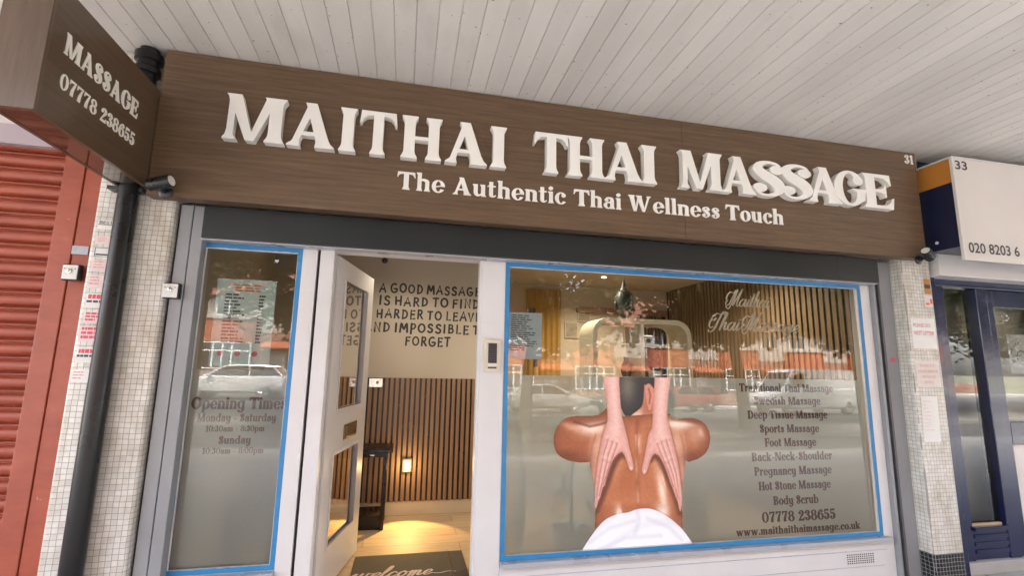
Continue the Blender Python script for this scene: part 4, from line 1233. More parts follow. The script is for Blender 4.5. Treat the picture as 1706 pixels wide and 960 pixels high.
for k, ch in enumerate('WEOPENED'):
    a = R(205 - k * 15)
    uu = Vector((math.sin(a), 0, -math.cos(a)))
    vv = Vector((math.cos(a), 0, math.sin(a)))
    o = Vector((6.69, .2445, 1.66)) + vv * .115 - uu * .008
    q = sans_mb(ch, o, uu, vv, .017, .022)
    rg.add(q.v, q.f)
for k in range(28):
    a, b = 2 * PI * k / 28, 2 * PI * (k + 1) / 28
    rg.add([(6.69 + r * math.cos(t), .2442, 1.66 + r * math.sin(t)) for r, t in ((.055, a), (.055, b), (.060, b), (.060, a))], [(0, 1, 2, 3)])
mesh_obj('print', rg, M['ink_black'], p33, fix=False)

s33 = thing('fascia_sign', 'white fascia sign numbered 33 with a phone number, projecting at upper right', 'shop sign', (7.2, -.2, 2.361))
mesh_obj('sign_board', MB().box(5.53, 9.0, -.2, -.178, 2.361, 3.180), M['white_panel'], s33, bevel=.002, seg=1)
mesh_obj('side_panel', MB().box(5.534, 5.55, -.1775, .118, 2.47, 2.985), M['navy_dark'], s33)
mesh_obj('side_band', MB().box(5.533, 5.55, -.1775, .118, 2.9855, 3.176), M['orange'], s33)
mesh_obj('top_trim', MB().box(5.528, 9.0, -.203, .119, 3.1805, 3.192), M['white_box'], s33)
mesh_obj('underside', MB().box(5.551, 9.0, -.1775, .118, 2.47, 2.482), M['navy_dark'], s33)
mesh_obj('bolt_cap', MB().lathe([(.012, -.0003), (.012, -.006)], (5.534, -.02, 2.535), 12, 'x'), M['white_plastic'], s33)
mesh_obj('house_number', sans_mb('33', (5.553, -.2005, 3.085), X_, Z_, .122, .074, bold=.022), M['ink'], s33, fix=False)
mesh_obj('phone_number', sans_mb('020 8203 6', (5.580, -.2005, 2.420), X_, Z_, .51, .082, bold=.018), M['ink'], s33, fix=False)
for nm in ('house_number', 'phone_number'):
    pass

# ------------------------------------------------------------------ inside the massage shop
FZ = .08
tag(mesh_obj('interior_floor', MB().box(.16, 5.25, .286, 4.6, -.05, FZ), M['woodfloor'], loc=(0, 0, 0)), kind='structure')
tag(mesh_obj('doorstep', MB().box(.9855, 1.904, .10, .2855, 0, FZ - .002), M['sill'], loc=(0, 0, 0)), kind='structure')
ri = thing('shop_interior', 'warm beige reception room inside the massage shop with slatted wood panels', 'room', (2.6, 2.5, FZ))
I = lambda n, mb, m, par=None, **k: mesh_obj(n, mb, m, par or ri, **k)
I('side_wall', MB().box(.10, .16, .33, 4.6, FZ, 2.75), M['wall'])
I('side_wall', MB().box(5.14, 5.25, .33, 4.6, FZ, 2.75), M['wall'])
I('back_wall', MB().box(.16, 2.50, 2.05, 2.15, FZ, 2.62), M['wall'])
I('partition', MB().box(2.42, 2.50, 2.151, 3.4, FZ, 2.62), M['wall2'])
I('rear_wall', MB().box(2.50, 5.14, 3.4, 3.5, FZ, 2.62), M['wall2'])
I('ceiling', MB().box(.16, 5.14, .33, 3.4, 2.62, 2.70), M['ceil'])
I('bulkhead', MB().box(.10, 5.25, .292, .329, 2.262, 2.75), M['wall'])
I('skirting', MB().box(.161, 2.505, 2.034, 2.0495, FZ, .205), M['skirting'], bevel=.004)
def slats(name, axis, a0, a1, pitch, wd, face, thick, z0, z1, m, sgn):
    pan = MB().box(a0, a1, face - .0, face + .004, z0, z1) if axis == 'x' else MB().box(face - .004, face, a0, a1, z0, z1)
    b = I(name, pan, M['black'])
    mb = MB()
    n = int((a1 - a0) / pitch)
    for i in range(n):
        a = a0 + i * pitch
        if axis == 'x':
            mb.box(a, a + wd, face - thick, face - .0005, z0, z1)
        else:
            mb.box(face - .0045 - thick, face - .0045, a, a + wd, z0, z1)
    mesh_obj('slats', mb, m, b)
slats('slat_panel', 'x', .165, 2.50, .0505, .0305, 2.0455, .016, .206, 1.366, M['slat'], 1)
slats('slat_panel', 'y', .36, 3.38, .066, .040, 5.139, .018, .10, 2.61, M['slat2'], 1)
slats('slat_panel', 'x', 4.62, 5.11, .055, .034, 3.395, .018, 1.3, 2.25, M['slat2'], 1)
I('wood_beam', MB().box(3.75, 5.11, 3.33, 3.394, 2.255, 2.33), M['slat'])
wt = MB()
for t, a, b, z in (('A GOOD MASSAGE', 1.160, 2.192, 2.222), ('IS HARD TO FIND,', 1.170, 2.225, 2.090), ('HARDER TO LEAVE', 1.150, 2.205, 1.958), ('AND IMPOSSIBLE TO', 1.035, 2.285, 1.822), ('FORGET', 1.445, 1.900, 1.690)):
    q = text_mb(t, (a, 2.0495, z), X_, Z_, b - a, .085, .0006, font='hand', jitter=.05, track=.30, space=.30, wgt=.205)
    wt.add(q.v, q.f)
mesh_obj('wall_lettering', wt, M['ink_black'], ri, fix=False)
sn = tag(mesh_obj('motion_sensor', MB().lathe([(.02, 0), (.03, -.012), (.022, -.035), (.0, -.042)], (1.20, 2.05, 2.54), 14, 'y'), M['black'], loc=(1.2, 2.05, 2.54), smooth=True), 'small black sensor high on the beige wall inside the door', 'sensor')
I('curtain', MB().grid([[(3.02 + i * .0165, 3.36 + .018 * math.sin(i * 1.3), FZ) for i in range(31)], [(3.02 + i * .0165, 3.36 + .018 * math.sin(i * 1.3), 2.55) for i in range(31)]]), M['yellow'], smooth='all')
for x, z, w, h, lb in ((3.76, 2.13, .19, .2, 'upper right small framed picture on the rear wall of the shop'), (3.58, 1.90, .19, .22, 'lower left small framed picture on the rear wall of the shop')):
    t = thing('framed_picture', lb, 'picture', (x + w / 2, 3.399, z), 'small pictures on the rear wall')
    mesh_obj('frame', MB().box(x, x + w, 3.38, 3.399, z, z + h), M['cabinet'], t)
    mesh_obj('print', MB().box(x + .015, x + w - .015, 3.376, 3.3795, z + .015, z + h - .015), M['picture'], t)

# lamps of the room: the first is visible, the others added as fill
def spot_lamp(x, y, lb, e=5.8):
    t = thing('ceiling_lamp', lb, 'ceiling lamp', (x, y, 2.62), 'recessed ceiling lamps in the shop')
    mesh_obj('trim_ring', MB().lathe([(.034, 0), (.045, -.002), (.045, -.010), (.034, -.010)], (x, y, 2.6195), 20), M['white_plastic'], t, smooth=True)
    mesh_obj('lamp', MB().lathe([(.030, 0), (.030, -.004)], (x, y, 2.613), 18), M['spot_on'], t)
    L = bpy.data.lights.new('ceiling_lamp_light', 'SPOT')
    L.energy = e
    L.color = (1, .86, .66)
    L.spot_size = R(150)
    L.spot_blend = .8
    L.shadow_soft_size = .04
    lo = bpy.data.objects.new('ceiling_lamp_light', L)
    COL.objects.link(lo)
    lo.parent = t
    lo.location = (0, 0, -.03)
spot_lamp(3.80, 2.55, 'lit recessed ceiling lamp above the cabinet, seen through the big window')
spot_lamp(2.95, 1.35, 'unseen ceiling lamp added near the golden curtain to brighten the room')  # unseen fill lamp, as are the two after it
spot_lamp(4.55, 1.20, 'unseen ceiling lamp added by the slatted side wall to brighten the room')
spot_lamp(1.45, 1.25, 'unseen ceiling lamp added over the welcome mat to brighten the doorway', 2.4)
wl_t = thing('wall_light', 'small glowing warm wall light low on the slatted panel', 'wall light', (1.525, 2.03, .476))
mesh_obj('housing', MB().box(1.482, 1.568, 2.005, 2.028, .478, .60), M['skirting'], wl_t, bevel=.003)
mesh_obj('diffuser', MB().box(1.490, 1.560, 1.992, 2.0045, .484, .594), M['lamp_on'], wl_t)
mesh_obj('lamp_core', MB().box(1.499, 1.551, 1.988, 1.9915, .496, .585), M['lamp_core'], wl_t, bevel=.0015)
L = bpy.data.lights.new('wall_light_beam', 'SPOT')
L.energy = 2.5
L.color = (1, .60, .20)
L.spot_size = R(84)
L.spot_blend = .25
L.shadow_soft_size = .02
lo = bpy.data.objects.new('wall_light_beam', L)
COL.objects.link(lo)
lo.parent = wl_t
lo.location = (0.02, -.08, .02)
lo.rotation_euler = Vector((0, .80, .643)).to_track_quat('Z', 'Y').to_euler()

L = bpy.data.lights.new('wall_light_glow', 'POINT')
L.energy = .22
L.color = (1, .62, .24)
L.shadow_soft_size = .03
lo = bpy.data.objects.new('wall_light_glow', L)
COL.objects.link(lo)
lo.parent = wl_t
lo.location = (0, -.085, .06)

# console table behind the door
ct = thing('console_table', 'black lacquered console table beside the open door', 'table', (1.1, 1.78, FZ))
mesh_obj('tabletop', MB().box(.72, 1.392, 1.62, 1.98, .725, .757), M['table'], ct, bevel=.006)
mesh_obj('apron', MB().box(.76, 1.35, 1.65, 1.95, .685, .7245), M['table'], ct)
for x in (.765, 1.30):
    for y in (1.645, 1.91):
        mesh_obj('leg', MB().box(x + .012, x + .045, y, y + .033, FZ, .6845), M['table'], ct, bevel=.004)
mesh_obj('shelf', MB().box(.78, 1.34, 1.66, 1.94, FZ + .006, FZ + .12), M['table'], ct)
mesh_obj('key_plate', MB().box(1.20, 1.235, 1.646, 1.6495, .698, .708), M['chrome'], ct)

# welcome mat
N = NT('brown_coir_mat')
f_ = N.noise(N.mapped((3, 60, 1)), 4, 4, .7)
M['mat_rubber'] = N.done(N.bsdf(Base_Color=N.ramp(f_, [(.3, (.018, .014, .013, 1)), (.7, (.050, .040, .036, 1))]), Roughness=.85, Normal=N.bump(f_, .4, .004)))
M['mat_print'] = plain('beige_mat_print', (.42, .33, .28), .8, .1)
wm = thing('welcome_mat', 'dark brown doormat with pale script welcome lettering in the doorway', 'doormat', (1.56, .8, FZ))
mesh_obj('mat', MB().box(1.17, 1.955, .56, 1.055, FZ + .001, FZ + .011), M['mat_rubber'], wm, bevel=.004)
mesh_obj('edge_strip', MB().box(1.845, 1.853, .565, 1.05, FZ + .0115, FZ + .014), M['brass'], wm)
mesh_obj('lettering', text_mb('welcome~', (1.175, .655, FZ + .0112), X_, Y_, .70, .185, .0008, font='script', slant=.3, wgt=.11, track=.03), M['mat_print'], wm, fix=False)

# cream shelf unit with rounded corners
cb = thing('shelf_unit', 'cream shelf unit with rounded top corners behind the big window', 'shelf unit', (3.475, 1.0, FZ))
def rrect(x0, x1, z0, z1, r, n=7):
    p = [(x0, z0), (x1, z0)]
    p += [(x1 - r + r * math.cos(R(90 * i / n)), z1 - r + r * math.sin(R(90 * i / n))) for i in range(n + 1)]
    p += [(x0 + r + r * math.cos(R(90 + 90 * i / n)), z1 - r + r * math.sin(R(90 + 90 * i / n))) for i in range(n + 1)]
    return p
o_ = rrect(3.005, 3.945, FZ, 1.935, .15)
i_ = rrect(3.048, 3.902, FZ + .001, 1.892, .11)
mb = MB()
n = len(o_)
vs = [(x, y, z) for y in (.95, 1.28) for poly in (o_, i_) for x, z in poly]
fsx = []
for k in range(1, n):
    k2 = (k + 1) % n
    fsx += [(k, k2, n + k2, n + k), (2 * n + k, 3 * n + k, 3 * n + k2, 2 * n + k2), (k, 2 * n + k, 2 * n + k2, k2), (n + k, n + k2, 3 * n + k2, 3 * n + k)]
mb.add(vs, fsx)
mesh_obj('frame', mb, M['cabinet'], cb, smooth=True)
mesh_obj('divider', MB().box(3.455, 3.49, .96, 1.27, FZ + .09, 1.8915), M['cabinet'], cb)
for z in (.55, 1.0, 1.40):
    mesh_obj('shelf', MB().box(3.05, 3.4545, .965, 1.265, z, z + .025).box(3.4905, 3.90, .965, 1.265, z, z + .025), M['cabinet'], cb)
mesh_obj('base', MB().box(3.05, 3.90, .97, 1.26, FZ, FZ + .0895), M['cabinet'], cb)

# bronze head on top
bh = thing('bronze_head', 'dark bronze Buddha head with pointed crown on top of the shelf unit', 'sculpture', (3.37, 1.1, 1.935))
prof = [(.052, 0), (.05, .03), (.046, .05), (.060, .075), (.076, .11), (.084, .15), (.086, .185), (.080, .22), (.062, .25), (.038, .268), (.030, .285), (.026, .30), (.017, .325), (.009, .355), (.001, .385)]
mb = MB()
rows = []
for r, h in prof:
    row = []
    for k in range(24):
        a = 2 * PI * k / 24
        front = max(0, -math.sin(a))
        chin = 1 + (.14 * front if .06 < h < .13 else .05 * front if h < .2 else 0)
        row.append((3.37 + r * .92 * math.cos(a), 1.1 + r * 1.08 * math.sin(a) * chin, 1.936 + h))
    rows.append(row)
mb.grid(rows, close=True)
mb.add(rows[0], [tuple(range(23, -1, -1))])
hd = mesh_obj('head', mb, M['bronze'], bh, smooth='all')
for s in (-1, 1):
    mesh_obj('ear', MB().lathe([(.0, -.055), (.008, -.05), (.012, -.02), (.014, .02), (.009, .042), (.0, .046)], (3.37 + s * .079, 1.105, 2.06), 10), M['bronze'], hd, smooth='all')
mesh_obj('nose', MB().add([(3.37, .992, 2.055), (3.358, 1.008, 2.05), (3.382, 1.008, 2.05), (3.37, 1.006, 2.10)], [(0, 1, 3), (0, 3, 2), (0, 2, 1), (1, 2, 3)]), M['bronze'], hd)
curls = MB()
rr_ = random.Random(5)
for i in range(150):
    a = rr_.uniform(0, 2 * PI)
    h = rr_.uniform(.185, .262)
    if math.sin(a) < -.3 and h < .205:
        continue
    r = np.interp(h, [p[1] for p in prof], [p[0] for p in prof])
    c = (3.37 + r * .92 * math.cos(a), 1.1 + r * 1.08 * math.sin(a), 1.936 + h)
    curls.lathe([(.0, -.006), (.006, 0), (.0, .006)], c, 6)
mesh_obj('hair', curls, M['bronze'], hd)

# things on the shelves and behind the frost
ev = tag(mesh_obj('name_card', MB().box(3.56, 3.68, 1.02, 1.028, 1.4255, 1.485), M['paper'], loc=(3.62, 1.02, 1.4255)), 'small white card standing on the right shelf of the shelf unit', 'card')
vs_ = tag(mesh_obj('vase', MB().lathe([(.0, 0), (.035, 0), (.05, .05), (.045, .1), (.02, .15), (.028, .18), (.0, .181)], (3.405, 1.15, 1.4255), 18), M['brass'], loc=(3.405, 1.15, 1.4255), smooth=True), 'bronze coloured vase standing on the left shelf of the shelf unit', 'vase')
pp = thing('potted_plant', 'leafy green plant in a white pot, blurred behind the frosted film', 'plant', (2.68, .62, FZ))
mesh_obj('pot', MB().lathe([(.0, 0), (.10, 0), (.14, .22), (.15, .30), (.13, .30), (.12, .26), (.0, .26)], (2.68, .62, FZ), 22), M['pot'], pp, smooth=True)
mesh_obj('stem', MB().tube([(2.68, .62, FZ + .26), (2.67, .62, .65), (2.70, .6, .95)], [.018, .014, .008], 8), M['bark'], pp)
lfm = MB()
for i in range(90):
    a = rr_.uniform(0, 2 * PI)
    z = rr_.uniform(.55, 1.12)
    r = rr_.uniform(.02, .19)
    c = Vector((2.69 + r * math.cos(a), .62 + r * math.sin(a) * .8, z))
    d = Vector((math.cos(a), math.sin(a), rr_.uniform(-.2, .6))).normalized()
    s = d.cross(Vector((0, 0, 1))).normalized()
    L_ = rr_.uniform(.08, .14)
    up = s.cross(d)
    lfm.add([c, c + d * L_ * .5 + s * .035, c + d * L_ + up * -.02, c + d * L_ * .5 - s * .035], [(0, 1, 2, 3)])
mesh_obj('foliage', lfm, M['leafgreen'], pp, fix=False)
ob_ = thing('amber_blur_prop', 'invented amber vase giving the orange glow behind the frosted film near the door post', 'vase', (2.24, .75, FZ))  # invented object, its amber colour stands for the orange glow on the film
mesh_obj('body', MB().lathe([(.0, 0), (.08, 0), (.12, .3), (.13, .6), (.09, .95), (.05, 1.05), (.07, 1.12), (.0, 1.121)], (2.24, .75, FZ), 22), M['yellow'], ob_, smooth=True)
ch = thing('chair', 'dark rounded chair back seen through the cream shelf unit', 'chair', (3.95, 1.75, FZ))
mesh_obj('backrest', MB().prism(rrect(3.76, 4.14, .5, 1.86, .10), 'y', 1.85, 1.92), M['table'], ch, bevel=.01)
mesh_obj('seat', MB().box(3.76, 4.14, 1.5, 1.9, .44, .499), M['table'], ch, bevel=.01)
for x in (3.78, 4.08):
    for y in (1.52, 1.84):
        mesh_obj('leg', MB().box(x, x + .04, y, y + .04, FZ, .4395), M['table'], ch)
for (x, y, lb) in ((.42, .75, 'left of two blurred red pots behind the frosted film of the left window'), (.70, .75, 'right of two blurred red pots behind the frosted film of the left window')):
    t = thing('tall_pot', lb, 'pot', (x, y, FZ), 'red pots behind the left window')
    mesh_obj('body', MB().lathe([(.0, 0), (.055, 0), (.075, .2), (.06, .42), (.04, .50), (.05, .53), (.0, .531)], (x, y, FZ), 18), M['redtile'], t, smooth=True)
# ------------------------------------------------------------------ the printed picture on the big window: a back massage
Hm = [[887.93458, 21.38526, -1854.40826], [14.72298, -917.50045, 1312.84808], [0.08402, 0.06367, 1.0]]
gx = np.arange(2.425, 3.612, .0032)
gz = np.arange(.338, 1.4445, .0032)
XX, ZZ = np.meshgrid(gx, gz)
den = Hm[2][0] * XX + Hm[2][1] * ZZ + 1
PU = (Hm[0][0] * XX + Hm[0][1] * ZZ + Hm[0][2]) / den      # drawing coordinates of the artwork
PV = (Hm[1][0] * XX + Hm[1][1] * ZZ + Hm[1][2]) / den
RGB = np.zeros(XX.shape + (3,))
ALP = np.zeros(XX.shape)

def sd_poly(pts):
    d = np.full(XX.shape, 1e18)
    s = np.ones(XX.shape)
    n = len(pts)
    for i in range(n):
        ax, ay = pts[i]
        bx, by = pts[i - 1]
        ex, ey = bx - ax, by - ay
        wx, wy = PU - ax, PV - ay
        t = np.clip((wx * ex + wy * ey) / (ex * ex + ey * ey + 1e-9), 0, 1)
        dx, dy = wx - ex * t, wy - ey * t
        d = np.minimum(d, dx * dx + dy * dy)
        c1, c2, c3 = PV >= ay, PV < by, ex * wy > ey * wx
        s = np.where((c1 & c2 & c3) | (~c1 & ~c2 & ~c3), -s, s)
    return s * np.sqrt(d)
def sd_line(pts, w0, w1):
    """distance to a tapering stroke"""
    best = np.full(XX.shape, 1e9)
    n = len(pts) - 1
    for i in range(n):
        ax, ay = pts[i]
        bx, by = pts[i + 1]
        ex, ey = bx - ax, by - ay
        t = np.clip(((PU - ax) * ex + (PV - ay) * ey) / (ex * ex + ey * ey), 0, 1)
        w = w0 + (w1 - w0) * (i + t) / n
        best = np.minimum(best, np.hypot(PU - ax - ex * t, PV - ay - ey * t) - w)
    return best
def sm(a, b, x):
    t = np.clip((x - a) / (b - a), 0, 1)
    return t * t * (3 - 2 * t)
def blob(cx, cy, rx, ry, rot=0):
    c, s = math.cos(R(rot)), math.sin(R(rot))
    x, y = PU - cx, PV - cy
    return np.exp(-(((x * c + y * s) / rx) ** 2 + ((-x * s + y * c) / ry) ** 2))
def put(sd, colr, soft=2.0, cover=True):
    global RGB, ALP
    m = sm(soft, -soft, sd)
    RGB = RGB * (1 - m[..., None]) + np.asarray(colr, float) * m[..., None] if np.ndim(colr) == 1 else RGB * (1 - m[..., None]) + colr * m[..., None]
    if cover:
        ALP = np.maximum(ALP, m)
def tint(m, c):
    global RGB
    m = np.clip(m, 0, 1)[..., None]
    RGB = RGB * (1 - m) + np.asarray(c, float) * m
def cm(pts, n=5):
    return catmull(pts + [pts[0]], n)
def inside(sd, w):
    return sm(0, w, -sd)

noise = np.random.default_rng(2).normal(0, 1, XX.shape)
# neck and hair, behind the hands
hair = sd_poly(cm([(556, -14), (748, -14), (744, 60), (735, 90), (700, 130), (690, 175), (655, 185), (628, 215), (596, 205), (578, 165), (566, 90)]))
put(hair, (44, 43, 44))
tint(blob(610, 70, 40, 80) * .75 * (hair < 0), (140, 128, 112))
tint(blob(700, 10, 40, 40) * .5 * (hair < 0), (74, 64, 50))
tint(sm(.2, .9, np.sin(PU * .5 + PV * .09 + noise * .3)) * .16 * (hair < 0), (86, 80, 76))
neck = sd_poly(cm([(690, 60), (735, 80), (742, 190), (720, 240), (600, 240), (628, 205), (660, 180), (682, 150)]))
put(neck, (188, 122, 96))
tint(blob(655, 205, 34, 26) * .8 * (neck < 0), (238, 205, 190))
tint(blob(705, 175, 22, 40) * .5 * (neck < 0), (150, 84, 62))
# raised arms and torso
arms = sd_poly(cm([(512, 168), (470, 202), (400, 206), (332, 212), (292, 238), (266, 284), (260, 338), (278, 388), (318, 414), (372, 427), (412, 428), (440, 415), (520, 300), (600, 250)]))
put(arms, (168, 98, 66))
armr = sd_poly(cm([(690, 250), (800, 196), (822, 222), (900, 217), (952, 228), (986, 262), (999, 312), (986, 370), (952, 404), (912, 420), (880, 417), (790, 330)]))
put(armr, (166, 98, 66))
torso = sd_poly(cm([(516, 195), (600, 208), (715, 200), (800, 205), (850, 240), (884, 330), (882, 415), (868, 520), (860, 590), (864, 660), (866, 740), (866, 850), (450, 850), (452, 735), (455, 640), (452, 560), (440, 480), (428, 415), (430, 320), (470, 250)]))
put(torso, (182, 112, 76))
body = np.minimum(np.minimum(arms, armr), torso)
ins = body < 0
# shading of the photograph: dark flanks, light shoulders, oiled highlights
tint(np.exp(body / 30) * .74 * ins, (98, 50, 33))
tint(blob(345, 330, 60, 70) * .45 * ins, (150, 82, 54))
tint(blob(320, 395, 70, 26) * .7 * ins, (104, 56, 38))
tint(sm(14, -10, sd_line([(330, 215), (430, 236), (515, 215)], 20, 12)) * .8 * ins, (136, 76, 56))
tint(blob(350, 262, 55, 16, 20) * .75 * ins, (222, 170, 142))
tint(blob(455, 268, 66, 30, -8) * .95 * ins, (250, 222, 208))
tint(blob(500, 330, 40, 60, 10) * .5 * ins, (214, 160, 132))
tint(blob(838, 248, 62, 24, 8) * 1. * ins, (252, 228, 216))
tint(blob(930, 300, 40, 46) * .6 * ins, (222, 172, 146))
tint(blob(905, 395, 70, 20, -8) * .6 * ins, (112, 62, 44))
tint(blob(965, 350, 26, 60) * .4 * ins, (138, 78, 56))
tint(blob(850, 330, 32, 70) * .5 * ins, (212, 156, 130))
tint(blob(660, 420, 120, 210) * .25 * ins, (196, 120, 78))
tint(blob(600, 560, 60, 130, 8) * .35 * ins, (160, 90, 56))
tint(sm(16, -6, sd_line([(655, 230), (652, 420), (656, 620)], 5, 4)) * .55 * ins, (136, 74, 48))
tint(sm(12, -8, sd_line([(648, 300), (650, 470), (656, 610)], 2, 3)) * .62 * ins * (.55 + .45 * np.sin(PV * .045)), (240, 204, 180))
tint(sm(10, -4, sd_line([(672, 300), (668, 380)], 3, 2)) * .35 * ins, (228, 180, 154))
tint(blob(735, 420, 26, 150, -8) * .5 * ins, (212, 148, 112))
tint(blob(768, 560, 18, 90, -10) * .95 * ins, (252, 226, 210))
tint(blob(770, 650, 34, 34) * .8 * ins, (246, 226, 214))
tint(blob(565, 440, 22, 90, 14) * .55 * ins, (214, 150, 116))
tint(blob(560, 640, 18, 26) * .7 * ins, (238, 200, 180))
tint(blob(500, 700, 30, 60) * .45 * ins, (150, 84, 60))
tint(blob(835, 690, 26, 70) * .5 * ins, (150, 86, 62))
tint(blob(640, 640, 150, 18) * .35 * ins, (128, 68, 44))
ear = sd_poly(cm([(694, 70), (706, 56), (722, 62), (732, 95), (730, 140), (716, 182), (704, 160), (698, 120)]))
put(ear, (206, 138, 118))
tint(sm(3, -3, sd_line([(710, 80), (718, 110), (712, 150)], 4, 3)) * .8, (140, 76, 62))
tint(sm(9, -2, sd_line([(360, 236), (430, 258), (480, 248), (515, 236)], 2, 2)) * .7 * ins, (96, 52, 38))
tint(sm(14, -4, sd_line([(820, 222), (890, 226), (950, 240)], 5, 4)) * .6 * ins, (122, 68, 48))
tint(sm(8, -2, sd_line([(430, 420), (440, 360), (458, 300)], 2, 2)) * .5 * ins, (120, 66, 46))
tint(sm(8, -2, sd_line([(878, 412), (872, 350), (860, 300)], 2, 2)) * .45 * ins, (128, 72, 52))
# pale flanks beside the hands, shoulder blades, warm hollows
tint(blob(452, 500, 26, 120, 4) * .62 * ins, (226, 174, 154))
tint(blob(868, 500, 20, 110, -4) * .62 * ins, (230, 180, 160))
tint(blob(470, 350, 34, 60, 12) * .55 * ins, (232, 184, 164))
tint(blob(838, 330, 34, 70, -10) * .45 * ins, (236, 192, 172))
tint(sm(22, -10, sd_line([(612, 250), (604, 330), (620, 410)], 6, 4)) * .30 * ins, (146, 84, 54))
tint(sm(22, -10, sd_line([(706, 250), (702, 330), (690, 400)], 6, 4)) * .30 * ins, (146, 84, 54))
tint(blob(610, 500, 60, 90, 14) * .35 * ins, (158, 88, 52))
tint(blob(720, 520, 40, 90, -8) * .25 * ins, (160, 90, 54))
tint(blob(600, 610, 100, 40) * .25 * ins, (206, 134, 92))
for (x, y, rx, ry, r_, k) in ((400, 262, 34, 10, 14, .5), (880, 246, 44, 10, 6, .55), (955, 288, 14, 26, -20, .4), (520, 470, 8, 60, 14, .35), (775, 500, 6, 46, -12, .6), (662, 330, 5, 40, 0, .5)):
    tint(blob(x, y, rx, ry, r_) * k * ins, (252, 234, 224))

def hand(sil, thumb, wedge, seps, knuck, fore_hi):
    """one hand lying on the back: shadow, silhouette, then light, finger lines, nail"""
    S = sd_poly(cm(sil, 3))
    T = sd_poly(cm(thumb, 4))
    both = np.minimum(S, T)
    sh = sd_line(wedge, 5, 4)
    tint(sm(22, -4, sh) * .85 * (body < 0) * (both > -2), (92, 48, 34))
    tint(sm(11, -1, both) * .55 * (body < 0), (122, 68, 50))
    put(S, (222, 172, 162), 2.2)
    put(T, (224, 174, 162), 2.2)
    m = both < 0
    tint(np.exp(both / 13) * .62 * m, (184, 116, 106))
    tint(sm(34, -6, sd_line(fore_hi, 6, 5)) * .55 * m, (242, 206, 200))
    for f in seps:
        tint(sm(5.5, -1.5, sd_line(f, 1.0, 1.4)) * .62 * m, (164, 94, 86))
        tint(sm(8, -1, sd_line([(x + 7, y + 2) for x, y in f], 1, 1)) * .35 * m, (240, 204, 196))
    for x, y in knuck:
        tint(blob(x, y, 11, 8) * .4 * m, (238, 200, 192))
        tint(blob(x, y + 15, 9, 5) * .3 * m, (176, 110, 102))
    tint(sm(0, 3, np.abs(T) - 1.2) * 0, (0, 0, 0))
    x, y = thumb[len(thumb) // 2]
    return m
hand([(486, -30), (564, -30), (572, 60), (577, 150), (586, 220), (598, 268), (606, 320), (592, 368), (566, 384), (543, 408), (524, 452), (506, 508), (500, 532), (489, 546), (478, 590), (470, 606), (462, 634), (454, 646), (450, 634), (452, 590), (456, 530), (462, 470), (470, 415), (482, 350), (494, 296), (508, 250), (516, 215), (508, 130)],
     [(588, 262), (606, 300), (616, 350), (628, 400), (636, 440), (634, 459), (624, 465), (614, 452), (603, 418), (590, 386), (574, 368), (566, 330)],
     [(600, 398), (578, 390), (552, 420), (530, 470), (510, 530), (486, 590), (460, 652)],
     [[(518, 318), (498, 380), (480, 470), (462, 590)], [(540, 330), (518, 390), (500, 470), (474, 584)], [(560, 340), (540, 396), (520, 452), (494, 530)]],
     [(512, 306), (534, 314), (556, 322), (500, 400), (520, 410)], [(540, 0), (548, 110), (556, 220), (552, 280)])
hand([(743, -30), (822, -30), (812, 60), (800, 150), (797, 215), (806, 260), (818, 310), (832, 370), (845, 430), (855, 500), (861, 560), (863, 610), (859, 640), (855, 655), (849, 644), (842, 610), (832, 586), (820, 550), (808, 520), (794, 476), (775, 428), (756, 396), (738, 384), (718, 352), (712, 310), (724, 262), (728, 215), (734, 110)],
     [(728, 262), (708, 296), (698, 346), (688, 396), (678, 440), (676, 466), (682, 481), (692, 479), (701, 462), (711, 430), (724, 398), (742, 376), (752, 330)],
     [(716, 412), (738, 394), (764, 420), (790, 478), (812, 536), (836, 596), (854, 662)],
     [[(790, 318), (812, 390), (836, 480), (852, 600)], [(768, 328), (792, 398), (820, 480), (843, 590)], [(748, 338), (774, 404), (798, 462), (824, 540)]],
     [(800, 306), (776, 314), (754, 324), (812, 400), (790, 412)], [(785, 0), (772, 110), (764, 220), (766, 290)])
for x, y, r_ in ((624, 452, -18), (687, 468, 14)):
    tint(blob(x, y, 6, 8, r_) * .7, (246, 218, 212))
# skin mottling
mot = np.sin(PU * .11 + 2 * np.sin(PV * .07)) * np.sin(PV * .09 + 2 * np.sin(PU * .05))
RGB *= (1 + (.02 * mot + .022 * noise) * (ALP > .5))[..., None]
# towel
tw = sd_poly(cm([(370, 870), (392, 836), (424, 786), (462, 735), (506, 692), (562, 668), (610, 660), (650, 646), (704, 642), (752, 656), (808, 690), (858, 735), (890, 775), (920, 820), (950, 870)]))
put(tw - 4, (136, 84, 66), 4)
put(tw, (232, 231, 236), 2)
tint(sm(.3, 1, np.sin(PV * .05 + PU * .021 + 1.5 * np.sin(PU * .012))) * .22 * (tw < 0), (200, 200, 216))
tint(np.exp(tw / 16) * .35 * (tw < 0), (196, 192, 206))
tint(blob(562, 664, 10, 26, 12) * .8, (236, 226, 222))
tint(blob(575, 660, 6, 18, -14) * .7, (240, 232, 228))
tint(blob(770, 668, 22, 30, -20) * .55, (240, 228, 222))
for f in ([(430, 800), (520, 735), (640, 700)], [(860, 790), (800, 730), (700, 690)], [(470, 835), (600, 780), (760, 770)], [(650, 650), (660, 700), (640, 760)]):
    tint(sm(16, -2, sd_line(f, 2, 3)) * .28 * (tw < 0), (188, 186, 202))
RGB += noise[..., None] * 2.0
lr = np.clip(RGB * np.array([1.05, 1.06, 1.06]), 0, 255) / 255
lr = np.where(lr <= .04045, lr / 12.92, ((lr + .055) / 1.055) ** 2.4) * .95
ny, nx = XX.shape
idx = np.full(ny * nx, -1)
ok = (ALP > .5)
